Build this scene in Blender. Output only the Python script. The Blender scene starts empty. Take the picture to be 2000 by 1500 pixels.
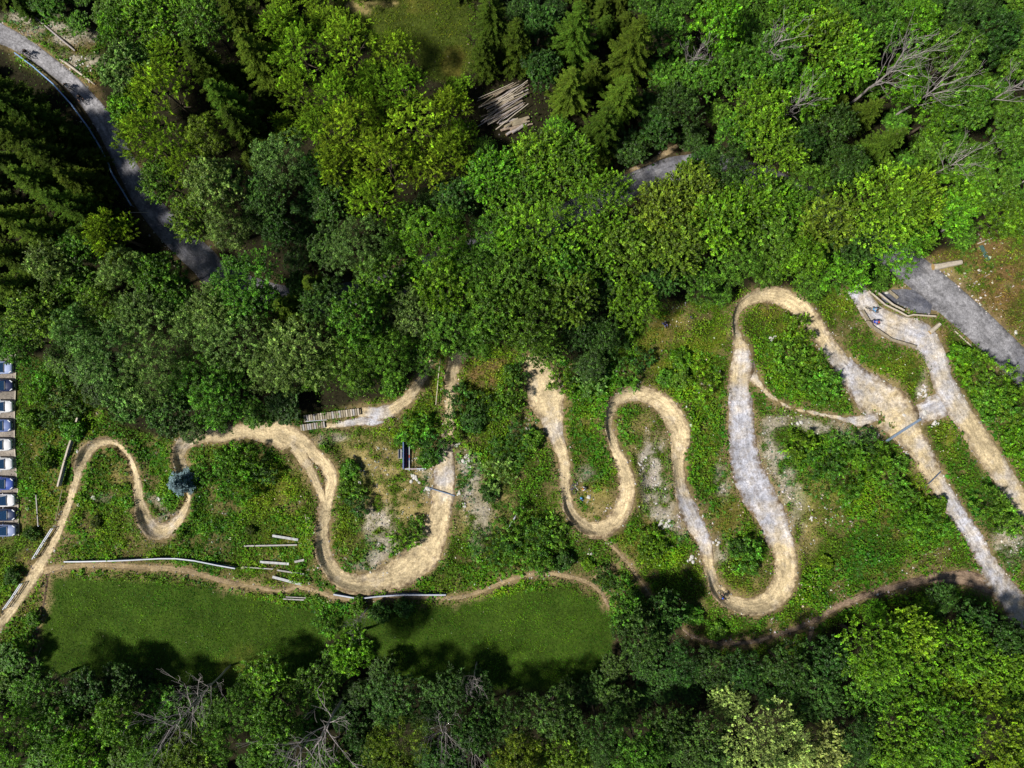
import bpy, math, random
import numpy as np
from mathutils import Vector, Matrix, noise as mnoise
from mathutils.kdtree import KDTree
random.seed(7); rng = np.random.default_rng(7)
R = math.radians
scn = bpy.context.scene
# ---------------------------------------------------------------- camera, light
H, S = 100.0, 14.0                    # drone height (m), photo pixels per metre on the ground
cam = bpy.data.cameras.new('camera'); camo = bpy.data.objects.new('camera', cam)
scn.collection.objects.link(camo); scn.camera = camo
camo.location = (0, 0, H); camo.rotation_euler = (0, 0, 0)
cam.sensor_width = 36; cam.lens = 18.0 / (1000 / S / H); cam.clip_end = 4000
SUN_EL, SUN_ROT = R(53), R(252)
w = bpy.data.worlds.new('World'); scn.world = w; w.use_nodes = True
nt = w.node_tree; sky = nt.nodes.new('ShaderNodeTexSky'); sky.sky_type = 'NISHITA'; sky.sun_disc = False
sky.sun_elevation = SUN_EL; sky.sun_rotation = SUN_ROT
nt.links.new(sky.outputs[0], nt.nodes['Background'].inputs[0]); nt.nodes['Background'].inputs[1].default_value = 0.05
sd = bpy.data.lights.new('sun', 'SUN'); sd.energy = 5.0; sd.angle = R(6); sd.color = (1.0, 0.95, 0.86)
so = bpy.data.objects.new('sun', sd); scn.collection.objects.link(so)
dv = Vector((math.sin(SUN_ROT) * math.cos(SUN_EL), math.cos(SUN_ROT) * math.cos(SUN_EL), math.sin(SUN_EL)))
so.rotation_euler = dv.to_track_quat('Z', 'Y').to_euler()
scn.view_settings.view_transform = 'Standard'; scn.view_settings.look = 'None'
scn.view_settings.exposure = 0.1; scn.view_settings.gamma = 1
scn.render.engine = 'CYCLES'
C = scn.collection

# ---------------------------------------------------------------- helpers
def tag(o, label=None, cat=None, group=None, kind=None):
    if label: o['label'] = label
    if cat: o['category'] = cat
    if group: o['group'] = group
    if kind: o['kind'] = kind
    return o
def link(o, parent=None):
    C.objects.link(o)
    if parent is not None: o.parent = parent
    return o
def empty(name, loc, rz=0, sc=1):
    o = bpy.data.objects.new(name, None); C.objects.link(o); o.location = loc
    o.rotation_euler = (0, 0, rz); o.scale = (sc, sc, sc); o.empty_display_size = .3
    return o
def copy_tree(o, parent=None):
    c = o.copy(); C.objects.link(c); c.parent = parent
    for ch in list(o.children): copy_tree(ch, c)
    return c
def base_h(x, y):
    return (.35 * np.sin(x * .11 + 1.3) * np.cos(y * .09 + .4) + .22 * np.sin(x * .23 + y * .19) +
            .12 * np.sin(x * .5 - y * .37 + 2) + .05 * np.sin(x * 1.1 + 1) * np.sin(y * 1.3))
def bh(x, y): return float(base_h(np.float64(x), np.float64(y)))
def P(px, py, z=0.0):                 # a place in the photo -> the point at height z above datum
    k = (H - z) / H / S
    return ((px - 1000) * k, -(py - 750) * k)
def G(px, py, dz=0.0):                # on the ground
    x, y = P(px, py); z = bh(x, y); x, y = P(px, py, z + dz)
    return Vector((x, y, z + dz))
def npmesh(name, V, F, mats, smooth=False, fattr=None, vattr=None, mi=None):
    V = np.asarray(V, np.float32); F = np.asarray(F, np.int32); k = F.shape[1]
    m = bpy.data.meshes.new(name); m.vertices.add(len(V)); m.vertices.foreach_set('co', V.ravel())
    m.loops.add(F.size); m.loops.foreach_set('vertex_index', F.ravel())
    m.polygons.add(len(F)); m.polygons.foreach_set('loop_start', np.arange(0, F.size, k, dtype=np.int32))
    m.polygons.foreach_set('use_smooth', np.full(len(F), smooth))
    for x in (mats if isinstance(mats, (list, tuple)) else [mats]): m.materials.append(x)
    if mi is not None: m.polygons.foreach_set('material_index', np.asarray(mi, np.int32))
    for dom, dct in (('FACE', fattr or {}), ('POINT', vattr or {})):
        for k_, a in dct.items():
            a = np.asarray(a, np.float32)
            if a.ndim == 1:
                at = m.attributes.new(k_, 'FLOAT', dom); at.data.foreach_set('value', a)
            else:
                if a.shape[1] == 3: a = np.c_[a, np.ones(len(a), np.float32)]
                at = m.attributes.new(k_, 'FLOAT_COLOR', dom); at.data.foreach_set('color', a.ravel())
    m.update(calc_edges=True); return m

class MB:                             # collects boxes, tubes, discs and balls into ONE mesh
    def __init__(s): s.v = []; s.f = []; s.m = []
    def add(s, v, f, mi=0):
        n = len(s.v); s.v += [tuple(p) for p in v]; s.f += [tuple(i + n for i in q) for q in f]; s.m += [mi] * len(f); return s
    def box(s, c, size, rz=0, mi=0, M=None, taper=1.0, bev=0):
        hx, hy, hz = [a / 2 for a in size]; v = []
        for z, t in ((-hz, 1), (hz, taper)):
            for x, y in ((-hx, -hy), (hx, -hy), (hx, hy), (-hx, hy)): v.append(Vector((x * t, y * t, z)))
        Mx = M or Matrix.Rotation(rz, 3, 'Z')
        v = [Mx @ p + Vector(c) for p in v]
        return s.add(v, [(3, 2, 1, 0), (4, 5, 6, 7), (0, 1, 5, 4), (1, 2, 6, 5), (2, 3, 7, 6), (3, 0, 4, 7)], mi)
    def beam(s, a, b, wd, ht, mi=0):  # box from a to b
        a, b = Vector(a), Vector(b); d = b - a; L = d.length; x = d.normalized()
        y = Vector((0, 0, 1)).cross(x)
        y = y.normalized() if y.length > 1e-4 else Vector((0, 1, 0)); z = x.cross(y)
        M = Matrix((x, y, z)).transposed()
        return s.box((a + b) / 2, (L, wd, ht), M=M, mi=mi)
    def tube(s, pts, rad, n=7, mi=0, cap=True, capmi=None):
        pts = [Vector(p) for p in pts]; rad = rad if isinstance(rad, (list, tuple)) else [rad] * len(pts)
        v = []; f = []; d0 = (pts[1] - pts[0]).normalized()
        u = d0.orthogonal().normalized()
        for i, p in enumerate(pts):
            d = (pts[min(i + 1, len(pts) - 1)] - pts[max(i - 1, 0)]).normalized()
            u = (u - d * u.dot(d)).normalized(); q = d.cross(u)
            for k in range(n):
                a = 2 * math.pi * k / n; v.append(p + (u * math.cos(a) + q * math.sin(a)) * rad[i])
        for i in range(len(pts) - 1):
            for k in range(n):
                f.append((i * n + k, i * n + (k + 1) % n, (i + 1) * n + (k + 1) % n, (i + 1) * n + k))
        s.add(v, f, mi)
        if cap:
            b = len(s.v) - len(v); e = b + (len(pts) - 1) * n
            s.f.append(tuple(b + k for k in reversed(range(n)))); s.f.append(tuple(e + k for k in range(n)))
            s.m += [mi if capmi is None else capmi] * 2
        return s
    def ball(s, c, r, n=8, m=6, mi=0, half=False, rz=0):
        r = r if isinstance(r, (list, tuple)) else (r, r, r); v = []; f = []; M = Matrix.Rotation(rz, 3, 'Z')
        t1 = math.pi / 2 if half else math.pi
        for i in range(m + 1):
            t = t1 * i / m
            for k in range(n):
                a = 2 * math.pi * k / n
                v.append(M @ Vector((math.sin(t) * math.cos(a) * r[0], math.sin(t) * math.sin(a) * r[1], math.cos(t) * r[2])) + Vector(c))
        for i in range(m):
            for k in range(n): f.append((i * n + k, (i + 1) * n + k, (i + 1) * n + (k + 1) % n, i * n + (k + 1) % n))
        return s.add(v, f, mi)
    def torus(s, c, Rr, r, axis='y', n=20, m=6, mi=0):
        v = []; f = []
        for i in range(n):
            a = 2 * math.pi * i / n
            for k in range(m):
                b = 2 * math.pi * k / m; q = Rr + r * math.cos(b)
                p = Vector((q * math.cos(a), r * math.sin(b), q * math.sin(a)))
                v.append(p + Vector(c))
        for i in range(n):
            for k in range(m): f.append((i * m + k, ((i + 1) % n) * m + k, ((i + 1) % n) * m + (k + 1) % m, i * m + (k + 1) % m))
        return s.add(v, f, mi)
    def mesh(s, name, mats, smooth=False):
        m = bpy.data.meshes.new(name); m.from_pydata(s.v, [], s.f)
        for x in (mats if isinstance(mats, (list, tuple)) else [mats]): m.materials.append(x)
        m.polygons.foreach_set('material_index', s.m)
        if smooth: m.polygons.foreach_set('use_smooth', [True] * len(s.f))
        m.update(); return m
    def build(s, name, mats, parent=None, smooth=False):
        return link(bpy.data.objects.new(name, s.mesh(name, mats, smooth)), parent)

# ---------------------------------------------------------------- materials
def newmat(name):
    m = bpy.data.materials.new(name); m.use_nodes = True
    n = m.node_tree.nodes; b = n['Principled BSDF']; return m, n, m.node_tree.links, b
def simple(name, col, rough=.6, metal=0, var=.25, scale=6, objcol=False, bump=0, coat=0):
    m, n, L, b = newmat(name)
    b.inputs['Roughness'].default_value = rough; b.inputs['Metallic'].default_value = metal
    if coat: b.inputs['Coat Weight'].default_value = coat
    tc = n.new('ShaderNodeTexCoord'); nz = n.new('ShaderNodeTexNoise'); nz.inputs['Scale'].default_value = scale; nz.inputs['Detail'].default_value = 6
    L.new(tc.outputs['Object'], nz.inputs['Vector'])
    mr = n.new('ShaderNodeMapRange'); mr.inputs['From Min'].default_value = .25; mr.inputs['From Max'].default_value = .75
    mr.inputs['To Min'].default_value = 1 - var; mr.inputs['To Max'].default_value = 1 + var
    L.new(nz.outputs['Fac'], mr.inputs['Value'])
    hs = n.new('ShaderNodeHueSaturation'); L.new(mr.outputs[0], hs.inputs['Value'])
    if objcol:
        oi = n.new('ShaderNodeObjectInfo'); L.new(oi.outputs['Color'], hs.inputs['Color'])
    else: hs.inputs['Color'].default_value = (*col, 1)
    L.new(hs.outputs[0], b.inputs['Base Color'])
    if bump:
        bp = n.new('ShaderNodeBump'); bp.inputs['Strength'].default_value = bump; L.new(nz.outputs['Fac'], bp.inputs['Height']); L.new(bp.outputs[0], b.inputs['Normal'])
    return m
def leafmat(name, objcol=True, attr=None, transl=.3, rough=.5, spec=.35):
    m, n, L, b = newmat(name)
    if objcol:
        oi = n.new('ShaderNodeObjectInfo'); col = oi.outputs['Color']
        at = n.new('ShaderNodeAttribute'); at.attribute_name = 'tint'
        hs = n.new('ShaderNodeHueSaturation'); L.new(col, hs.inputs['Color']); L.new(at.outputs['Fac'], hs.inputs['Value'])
        a2 = n.new('ShaderNodeAttribute'); a2.attribute_name = 'hue'; L.new(a2.outputs['Fac'], hs.inputs['Hue'])
        src = hs.outputs[0]
    else:
        at = n.new('ShaderNodeAttribute'); at.attribute_name = 'col'; src = at.outputs['Color']
    L.new(src, b.inputs['Base Color']); b.inputs['Roughness'].default_value = rough
    b.inputs['Specular IOR Level'].default_value = spec
    tr = n.new('ShaderNodeBsdfTranslucent'); g = n.new('ShaderNodeMix'); g.data_type = 'RGBA'; g.blend_type = 'MULTIPLY'
    g.inputs['Factor'].default_value = 1; g.inputs[7].default_value = (1.0, 1.25, .4, 1); L.new(src, g.inputs[6]); L.new(g.outputs[2], tr.inputs['Color'])
    mx = n.new('ShaderNodeMixShader'); mx.inputs[0].default_value = transl
    L.new(b.outputs[0], mx.inputs[1]); L.new(tr.outputs[0], mx.inputs[2]); L.new(mx.outputs[0], n['Material Output'].inputs['Surface'])
    return m
M_leaf = leafmat('leaf', transl=.2, rough=.45, spec=.3); M_needle = leafmat('needle', transl=.12, rough=.65, spec=.15)
M_weed = leafmat('weed_leaf', objcol=False, transl=.2, spec=.2)
M_bark = simple('bark', (.10, .075, .05), .9, var=.4, scale=4, bump=.3)
M_deadwood = simple('dead_wood', (.36, .32, .31), .8, var=.3, scale=5)
M_planks = simple('weathered_wood', (.27, .23, .16), .75, var=.35, scale=2.5)
M_pale = simple('pale_wood', (.48, .42, .34), .7, var=.25, scale=3)
M_white = simple('white_paint', (.42, .45, .54), .5, var=.15, scale=3)
M_bluew = simple('blue_banner', (.10, .16, .42), .5, var=.5, scale=1.2)
M_navy = simple('navy_panel', (.02, .03, .10), .5, var=.3, scale=3)
M_red = simple('red_panel', (.35, .05, .05), .5, var=.3, scale=3)
M_steel = simple('steel', (.28, .36, .48), .45, metal=.5, var=.2, scale=3)
M_dsteel = simple('dark_steel', (.10, .14, .22), .5, metal=.4, var=.2, scale=3)
M_rock = simple('limestone', (.55, .53, .50), .85, var=.25, scale=3, bump=.4)
M_cut = simple('cut_wood', (.42, .28, .11), .8, var=.25, scale=12)
M_logbark = simple('log_bark', (.27, .21, .16), .9, objcol=False, var=.5, scale=3, bump=.3)

def groundmat():
    m, n, L, b = newmat('ground'); b.inputs['Roughness'].default_value = .95; b.inputs['Specular IOR Level'].default_value = .1
    at = n.new('ShaderNodeAttribute'); at.attribute_name = 'col'
    tc = n.new('ShaderNodeTexCoord')
    n1 = n.new('ShaderNodeTexNoise'); n1.inputs['Scale'].default_value = 2.6; n1.inputs['Detail'].default_value = 8; n1.inputs['Roughness'].default_value = .75
    n2 = n.new('ShaderNodeTexNoise'); n2.inputs['Scale'].default_value = .35; n2.inputs['Detail'].default_value = 5
    L.new(tc.outputs['Object'], n1.inputs['Vector']); L.new(tc.outputs['Object'], n2.inputs['Vector'])
    mr = n.new('ShaderNodeMapRange'); mr.inputs['From Min'].default_value = .3; mr.inputs['From Max'].default_value = .7
    mr.inputs['To Min'].default_value = .35; mr.inputs['To Max'].default_value = 1.6; L.new(n1.outputs['Fac'], mr.inputs['Value'])
    m2 = n.new('ShaderNodeMapRange'); m2.inputs['From Min'].default_value = .3; m2.inputs['From Max'].default_value = .7
    m2.inputs['To Min'].default_value = .75; m2.inputs['To Max'].default_value = 1.25; L.new(n2.outputs['Fac'], m2.inputs['Value'])
    mu = n.new('ShaderNodeMath'); mu.operation = 'MULTIPLY'; L.new(mr.outputs[0], mu.inputs[0]); L.new(m2.outputs[0], mu.inputs[1])
    hs = n.new('ShaderNodeHueSaturation'); L.new(at.outputs['Color'], hs.inputs['Color']); L.new(mu.outputs[0], hs.inputs['Value'])
    L.new(hs.outputs[0], b.inputs['Base Color'])
    bp = n.new('ShaderNodeBump'); bp.inputs['Strength'].default_value = .8; bp.inputs['Distance'].default_value = .15
    L.new(n1.outputs['Fac'], bp.inputs['Height']); L.new(bp.outputs[0], b.inputs['Normal'])
    return m
def trailmat(name, sand, grey, peb=.6, dark=(.15, .105, .06), rut=.2, crack=0, lines=.16):
    m, n, L, b = newmat(name); b.inputs['Roughness'].default_value = .9; b.inputs['Specular IOR Level'].default_value = .15
    tc = n.new('ShaderNodeTexCoord')
    def A(s):
        a = n.new('ShaderNodeAttribute'); a.attribute_name = s; return a.outputs['Fac']
    def NZ(sc, det=6, rough=.6, vec=None):
        z = n.new('ShaderNodeTexNoise'); z.inputs['Scale'].default_value = sc; z.inputs['Detail'].default_value = det; z.inputs['Roughness'].default_value = rough
        L.new(vec or tc.outputs['Object'], z.inputs['Vector']); return z.outputs['Fac']
    def MR(v, a, b_, c, d):
        r = n.new('ShaderNodeMapRange'); r.inputs['From Min'].default_value = a; r.inputs['From Max'].default_value = b_
        r.inputs['To Min'].default_value = c; r.inputs['To Max'].default_value = d; L.new(v, r.inputs['Value']); return r.outputs[0]
    def MX(f, c1, c2):
        x = n.new('ShaderNodeMix'); x.data_type = 'RGBA'; L.new(f, x.inputs['Factor'])
        for i, c in ((6, c1), (7, c2)):
            if isinstance(c, tuple): x.inputs[i].default_value = (*c, 1)
            else: L.new(c, x.inputs[i])
        return x.outputs[2]
    def MT(op, a, b_):
        x = n.new('ShaderNodeMath'); x.operation = op; x.use_clamp = op == 'ADD'
        for i, c in ((0, a), (1, b_)):
            if isinstance(c, (int, float)): x.inputs[i].default_value = c
            else: L.new(c, x.inputs[i])
        return x.outputs[0]
    g = MT('ADD', A('grey'), MR(NZ(.5, 5), .35, .65, -.5, .15))
    col = MX(g, sand, grey)
    cb = n.new('ShaderNodeCombineXYZ'); L.new(MT('MULTIPLY', A('us'), 4.0), cb.inputs[0]); L.new(MT('MULTIPLY', A('v'), .3), cb.inputs[1])
    streak = NZ(1.0, 4, .6, cb.outputs[0])
    st = MR(streak, .35, .65, 1 - rut, 1 + rut)
    edge = MT('ADD', MR(A('u'), .5, 1.0, 0, .8), MR(NZ(1.5, 6), .35, .65, -.45, .45))
    col = MX(MT('MULTIPLY', edge, A('edged')), col, dark)
    v = n.new('ShaderNodeTexVoronoi'); v.inputs['Scale'].default_value = 5.5; L.new(tc.outputs['Object'], v.inputs['Vector'])
    stone = MR(v.outputs['Distance'], .12, .3, peb, 0)
    sep = n.new('ShaderNodeSeparateColor'); L.new(v.outputs['Color'], sep.inputs[0])
    col = MX(MT('MULTIPLY', stone, sep.outputs[0]), col, (.66, .61, .52))
    fine = MR(NZ(4.5, 6, .7), .3, .7, .6, 1.4)
    wob = MR(NZ(.22, 3), .3, .7, -.55, .55); ab = MT('ABSOLUTE', MT('SUBTRACT', MT('ABSOLUTE', MT('SUBTRACT', A('us'), wob), 0.0), .22), 0.0)
    st = MT('MULTIPLY', st, MR(ab, .02, .09, 1 - lines, 1.0))
    if crack:
        vc = n.new('ShaderNodeTexVoronoi'); vc.feature = 'DISTANCE_TO_EDGE'; vc.inputs['Scale'].default_value = .33
        nz_ = n.new('ShaderNodeTexNoise'); nz_.inputs['Scale'].default_value = 1.2; L.new(tc.outputs['Object'], nz_.inputs['Vector']); va = n.new('ShaderNodeVectorMath'); va.operation = 'ADD'
        L.new(tc.outputs['Object'], va.inputs[0]); L.new(nz_.outputs['Color'], va.inputs[1]); L.new(va.outputs[0], vc.inputs['Vector']); st = MT('MULTIPLY', st, MR(vc.outputs['Distance'], .0, .03, 1 - crack, 1.0))
    hs = n.new('ShaderNodeHueSaturation'); L.new(col, hs.inputs['Color']); L.new(MT('MULTIPLY', MT('MULTIPLY', fine, st), MR(NZ(.4, 6), .3, .7, .68, 1.3)), hs.inputs['Value'])
    L.new(hs.outputs[0], b.inputs['Base Color'])
    bp = n.new('ShaderNodeBump'); bp.inputs['Strength'].default_value = .7; bp.inputs['Distance'].default_value = .12
    L.new(NZ(4, 8, .7), bp.inputs['Height']); L.new(bp.outputs[0], b.inputs['Normal'])
    return m
M_ground = groundmat()
M_trail = trailmat('packed_dirt', (.56, .45, .275), (.47, .475, .54))
M_path = trailmat('path_dirt', (.33, .25, .14), (.22, .15, .10), peb=.6)
M_dark = trailmat('dark_dirt', (.30, .215, .15), (.08, .05, .035), peb=.35, dark=(.05, .03, .02))
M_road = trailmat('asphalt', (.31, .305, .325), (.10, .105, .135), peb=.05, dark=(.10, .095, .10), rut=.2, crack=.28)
M_lot = trailmat('parking_asphalt', (.26, .23, .20), (.2, .19, .18), peb=.15, dark=(.2, .18, .15), rut=.05)
# ---------------------------------------------------------------- trail centre lines: (photo x, photo y, width px, grey 0..1)
MAIN_A = [(-30,1262,20,0),(-8,1228,20,0),(20,1195,20,0),(50,1152,22,0),(72,1115,26,0),(95,1078,20,0),(115,1040,17,0),(130,1000,16,0),(146,950,16,0),(158,910,17,0),(175,878,18,0),(200,864,17,0),(228,866,16,0),(250,885,17,0),(263,912,18,0),(270,950,18,0),(276,988,18,.1),(288,1018,26,.3),(308,1037,30,.4),(334,1032,30,.35),(354,1010,24,.1),(368,982,16,0),(370,955,16,0),(358,922,18,0),(351,890,20,.15),(362,866,26,.2),(392,852,32,.1),(440,848,30,0),(490,842,34,0),(540,846,56,0),(580,866,52,0),(612,888,36,0),(640,912,32,0),(648,940,30,0),(640,970,26,0),(634,1010,24,0),(630,1050,24,0),(637,1090,26,0),(658,1122,28,0),(692,1137,30,0),(740,1132,42,0),(790,1112,58,0),(826,1082,66,0),(848,1042,56,0),(860,1000,44,0),(866,960,44,.45),(868,920,42,.6),(871,880,30,.5),(876,850,24,.3),(878,810,20,0),(881,770,22,0),(882,735,24,0),(889,708,26,0),(903,697,20,0),(914,694,8,0)]
MAIN_B = [(1034,694,26,0),(1046,718,52,0),(1058,745,70,0),(1068,778,72,0),(1077,808,52,.1),(1082,840,36,.55),(1094,872,26,.3),(1102,905,22,0),(1104,950,21,0),(1111,992,22,0),(1132,1020,24,0),(1162,1032,26,0),(1194,1022,30,0),(1216,990,30,0),(1224,950,30,0),(1216,910,26,0),(1200,872,20,0),(1188,832,17,0),(1192,798,22,0),(1214,775,28,0),(1255,770,32,0),(1292,788,36,0),(1318,822,40,0),(1328,858,38,0),(1324,892,28,.1),(1326,930,26,.15),(1332,960,30,.5),(1346,1000,36,.9),(1364,1035,34,.9),(1378,1070,24,.6),(1386,1110,22,.1),(1397,1148,24,.1),(1424,1174,28,.1),(1464,1184,30,.1),(1502,1171,34,.1),(1530,1136,40,.1),(1532,1090,44,.2),(1520,1045,50,.7),(1502,1002,58,1),(1478,960,66,1.1),(1458,915,64,1.2),(1450,868,56,1.2),(1448,820,52,1.1),(1444,775,44,.9),(1444,738,44,.35),(1448,700,38,.8),(1442,664,24,.2),(1434,630,18,0),(1444,600,20,0),(1470,582,26,0),(1508,577,30,0),(1550,594,34,0),(1586,630,34,.1),(1618,678,36,.4),(1655,725,46,.9),(1700,768,74,.6),(1742,806,80,.25),(1770,842,58,.3),(1798,882,42,.35),(1820,925,38,.2),(1845,965,36,.7),(1874,1010,34,1),(1904,1055,32,1),(1930,1102,36,.9),(1958,1146,46,.8),(1990,1190,50,.5),(2040,1250,50,.4)]
RIGHT = [(1670,560,34,1),(1689,590,38,.9),(1711,618,45,.75),(1752,641,52,.7),(1796,655,58,.85),(1822,686,46,.85),(1834,714,40,.8),(1842,745,42,.85),(1868,792,46,.7),(1896,836,44,.05),(1930,886,46,.0),(1960,930,42,.3),(1990,975,40,.4),(2030,1030,40,.4)]
JUNC = [(1752,824,12,.4),(1785,812,34,.7),(1812,802,44,.8),(1838,790,50,.9),(1862,776,30,.9)]
RAMP1 = [(700,806,20,.2),(722,806,24,.7),(745,808,30,.8),(775,795,24,.1),(800,774,22,0),(818,748,20,0),(832,726,16,0),(845,705,12,0)]
RAMP2 = [(634,832,13,.3),(665,829,12,.5),(700,823,18,.8),(735,818,26,1),(752,812,16,.8)]
INNER = [(578,872,30,0),(600,908,20,0),(616,938,17,0),(628,970,15,0),(634,1000,14,0)]
FOOT1 = [(84,1116,22,0),(105,1110,15,0),(150,1105,11,0),(210,1104,12,.1),(280,1108,13,.1),(350,1112,13,.1),(400,1124,11,.4),(450,1138,9,.3),(510,1149,9,.2),(550,1154,8,.2),(582,1147,9,.1),(625,1156,9,.1),(655,1167,10,.1),(720,1168,9,.2),(800,1164,9,.2),(880,1168,9,.2),(930,1158,9,0),(990,1134,9,0),(1050,1121,9,0),(1100,1124,9,0),(1145,1136,9,.2),(1172,1155,9,.5),(1190,1185,7,.9)]
FOOT2 = [(1166,1040,5,0),(1195,1066,6,0),(1225,1098,7,0),(1250,1133,6,.4),(1270,1162,6,.6),(1285,1185,6,.8)]
FOOT3 = [(1155,1132,4,.2),(1175,1117,4,.2),(1200,1106,4,.2)]
FOOT4 = [(93,1122,7,.9),(90,1150,6,1),(85,1180,6,1),(76,1220,6,1),(66,1260,6,1),(57,1292,5,1)]
FOOT5 = [(1214,1255,7,1),(1224,1285,7,1),(1245,1314,9,1),(1275,1330,10,1),(1330,1328,8,1),(1400,1300,6,1)]
BROWN = [(1333,1228,7,.1),(1352,1242,9,.1),(1385,1252,10,.2),(1425,1256,10,.2),(1475,1252,9,.2),(1530,1235,10,.1),(1585,1215,13,.1),(1615,1196,14,0),(1650,1178,14,0),(1700,1160,14,0),(1750,1146,15,0),(1800,1134,18,0),(1850,1127,26,0),(1900,1132,30,0),(1945,1150,34,0)]
BROWN2 = [(1588,1222,12,.2),(1583,1240,10,.3),(1578,1258,5,.5)]
RUB = [(1462,724,26,.6),(1484,752,12,.3),(1510,778,8,.2),(1550,798,7,.2),(1600,808,8,.4),(1650,819,12,.6),(1685,821,24,.8),(1715,812,16,.6)]
ROAD = [(-80,12,48,0),(-10,60,40,0),(30,80,35,0),(65,102,32,0),(92,122,31,0),(119,143,31,0),(146,168,32,.1),(172,197,34,.1),(195,226,38,.2),(215,262,40,.3),(235,300,42,.4),(258,345,43,.6),(285,392,47,.8),(315,430,52,.8),(350,466,56,.8),(395,508,58,.8),(440,548,58,.8),(560,585,55,.8),(700,575,55,.8),(770,552,55,.8),(900,500,55,.8),(1050,445,50,.8),(1150,400,50,.8),(1215,372,52,.8),(1275,345,50,.8),(1330,328,50,.8),(1430,330,50,.8),(1580,390,55,.5),(1700,465,60,.4),(1790,532,66,.25),(1850,582,68,.05),(1915,640,66,.05),(1990,712,64,.5),(2080,800,64,.2)]  # higher grey in the forest stretch paints tree shade into the asphalt colour
SPUR = [(1722,582,20,.9),(1760,580,34,1),(1790,588,44,1),(1820,596,40,1)]
VERGE = [(1150,392,8,0),(1190,352,8,0),(1225,335,9,0),(1262,320,10,0),(1300,300,12,0),(1325,282,8,0)]
def catmull(pts, step):
    p = np.array(pts, float); q = np.vstack([2 * p[0] - p[1], p, 2 * p[-1] - p[-2]]); out = []
    for i in range(1, len(q) - 2):
        L = np.hypot(*(q[i + 1, :2] - q[i, :2])); n = max(2, int(L / step))
        for t in np.arange(n) / n:
            a, b, c, d = q[i - 1], q[i], q[i + 1], q[i + 2]
            out.append(.5 * (2 * b + (c - a) * t + (2 * a - 5 * b + 4 * c - d) * t * t + (3 * b - a - 3 * c + d) * t ** 3))
    out.append(q[-2]); return np.array(out)
def sm(a, b, x): t = np.clip((x - a) / (b - a), 0, 1); return t * t * (3 - 2 * t)
class Trail: pass
TR = []
def trail(name, pts, mat, off, bank=0.0, edged=1.0, rag=.22, label=None):
    t = Trail(); s = catmull(pts, 3.5)
    t.x = (s[:, 0] - 1000) / S; t.y = -(s[:, 1] - 750) / S; z = base_h(t.x, t.y)
    t.x = t.x * (H - z) / H; t.y = t.y * (H - z) / H
    t.w = s[:, 2] / S / 2; t.g = s[:, 3]; dx = np.gradient(t.x); dy = np.gradient(t.y); L = np.hypot(dx, dy) + 1e-9
    t.tx, t.ty = dx / L, dy / L; t.nx, t.ny = -t.ty, t.tx; t.v = np.cumsum(L)
    an = np.unwrap(np.arctan2(t.ty, t.tx)); k = np.gradient(an) / L
    k = np.convolve(np.pad(k, 10, mode='edge'), np.ones(21) / 21, 'valid'); t.b = np.clip(-k * bank * 8, -bank, bank)
    t.name, t.mat, t.off, t.edged, t.rag, t.label = name, mat, off, edged, rag, label; TR.append(t); return t
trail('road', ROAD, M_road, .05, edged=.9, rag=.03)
trail('road', SPUR, M_road, .035, edged=.3, rag=.2)
trail('gravel_track', RIGHT, M_trail, .05, edged=.8)
trail('gravel_track', JUNC, M_trail, .035)
trail('dirt_trail', MAIN_A, M_trail, .06, bank=.9, rag=.34)
trail('dirt_trail', MAIN_B, M_trail, .065, bank=.9, rag=.34)
trail('dirt_trail', INNER, M_trail, .045)
trail('dirt_path', RAMP1, M_trail, .04, rag=.25); trail('dirt_path', RAMP2, M_trail, .03)
trail('dirt_path', RUB, M_trail, .03, rag=.5)
trail('footpath', FOOT1, M_path, .04, rag=.14)
trail('footpath', FOOT2, M_path, .035, rag=.14); trail('footpath', FOOT3, M_path, .03, rag=.14)
trail('footpath', FOOT4, M_dark, .03, rag=.1); trail('footpath', FOOT5, M_dark, .03, rag=.1)
trail('brown_path', BROWN, M_dark, .04, rag=.25); trail('brown_path', BROWN2, M_dark, .035)
trail('road_verge', VERGE, M_path, .04, rag=.2)
kd_pts = [(i, j) for i, t in enumerate(TR) for j in range(len(t.x))]
kd = KDTree(len(kd_pts))
for k_, (i, j) in enumerate(kd_pts): kd.insert((TR[i].x[j], TR[i].y[j], 0), k_)
kd.balance()
def bankh(b, s, w):                    # raised outer bank of a bend; s = signed distance across
    r = np.abs(s) / w
    return np.where(s * b > 0, np.abs(b) * sm(.1, 1.05, r) * (1 - sm(1.1, 1.0 + 2.2 / np.maximum(w, .6), r)), -.25 * np.abs(b) * sm(0, .6, r) * (1 - sm(.8, 1.8, r)))
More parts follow.
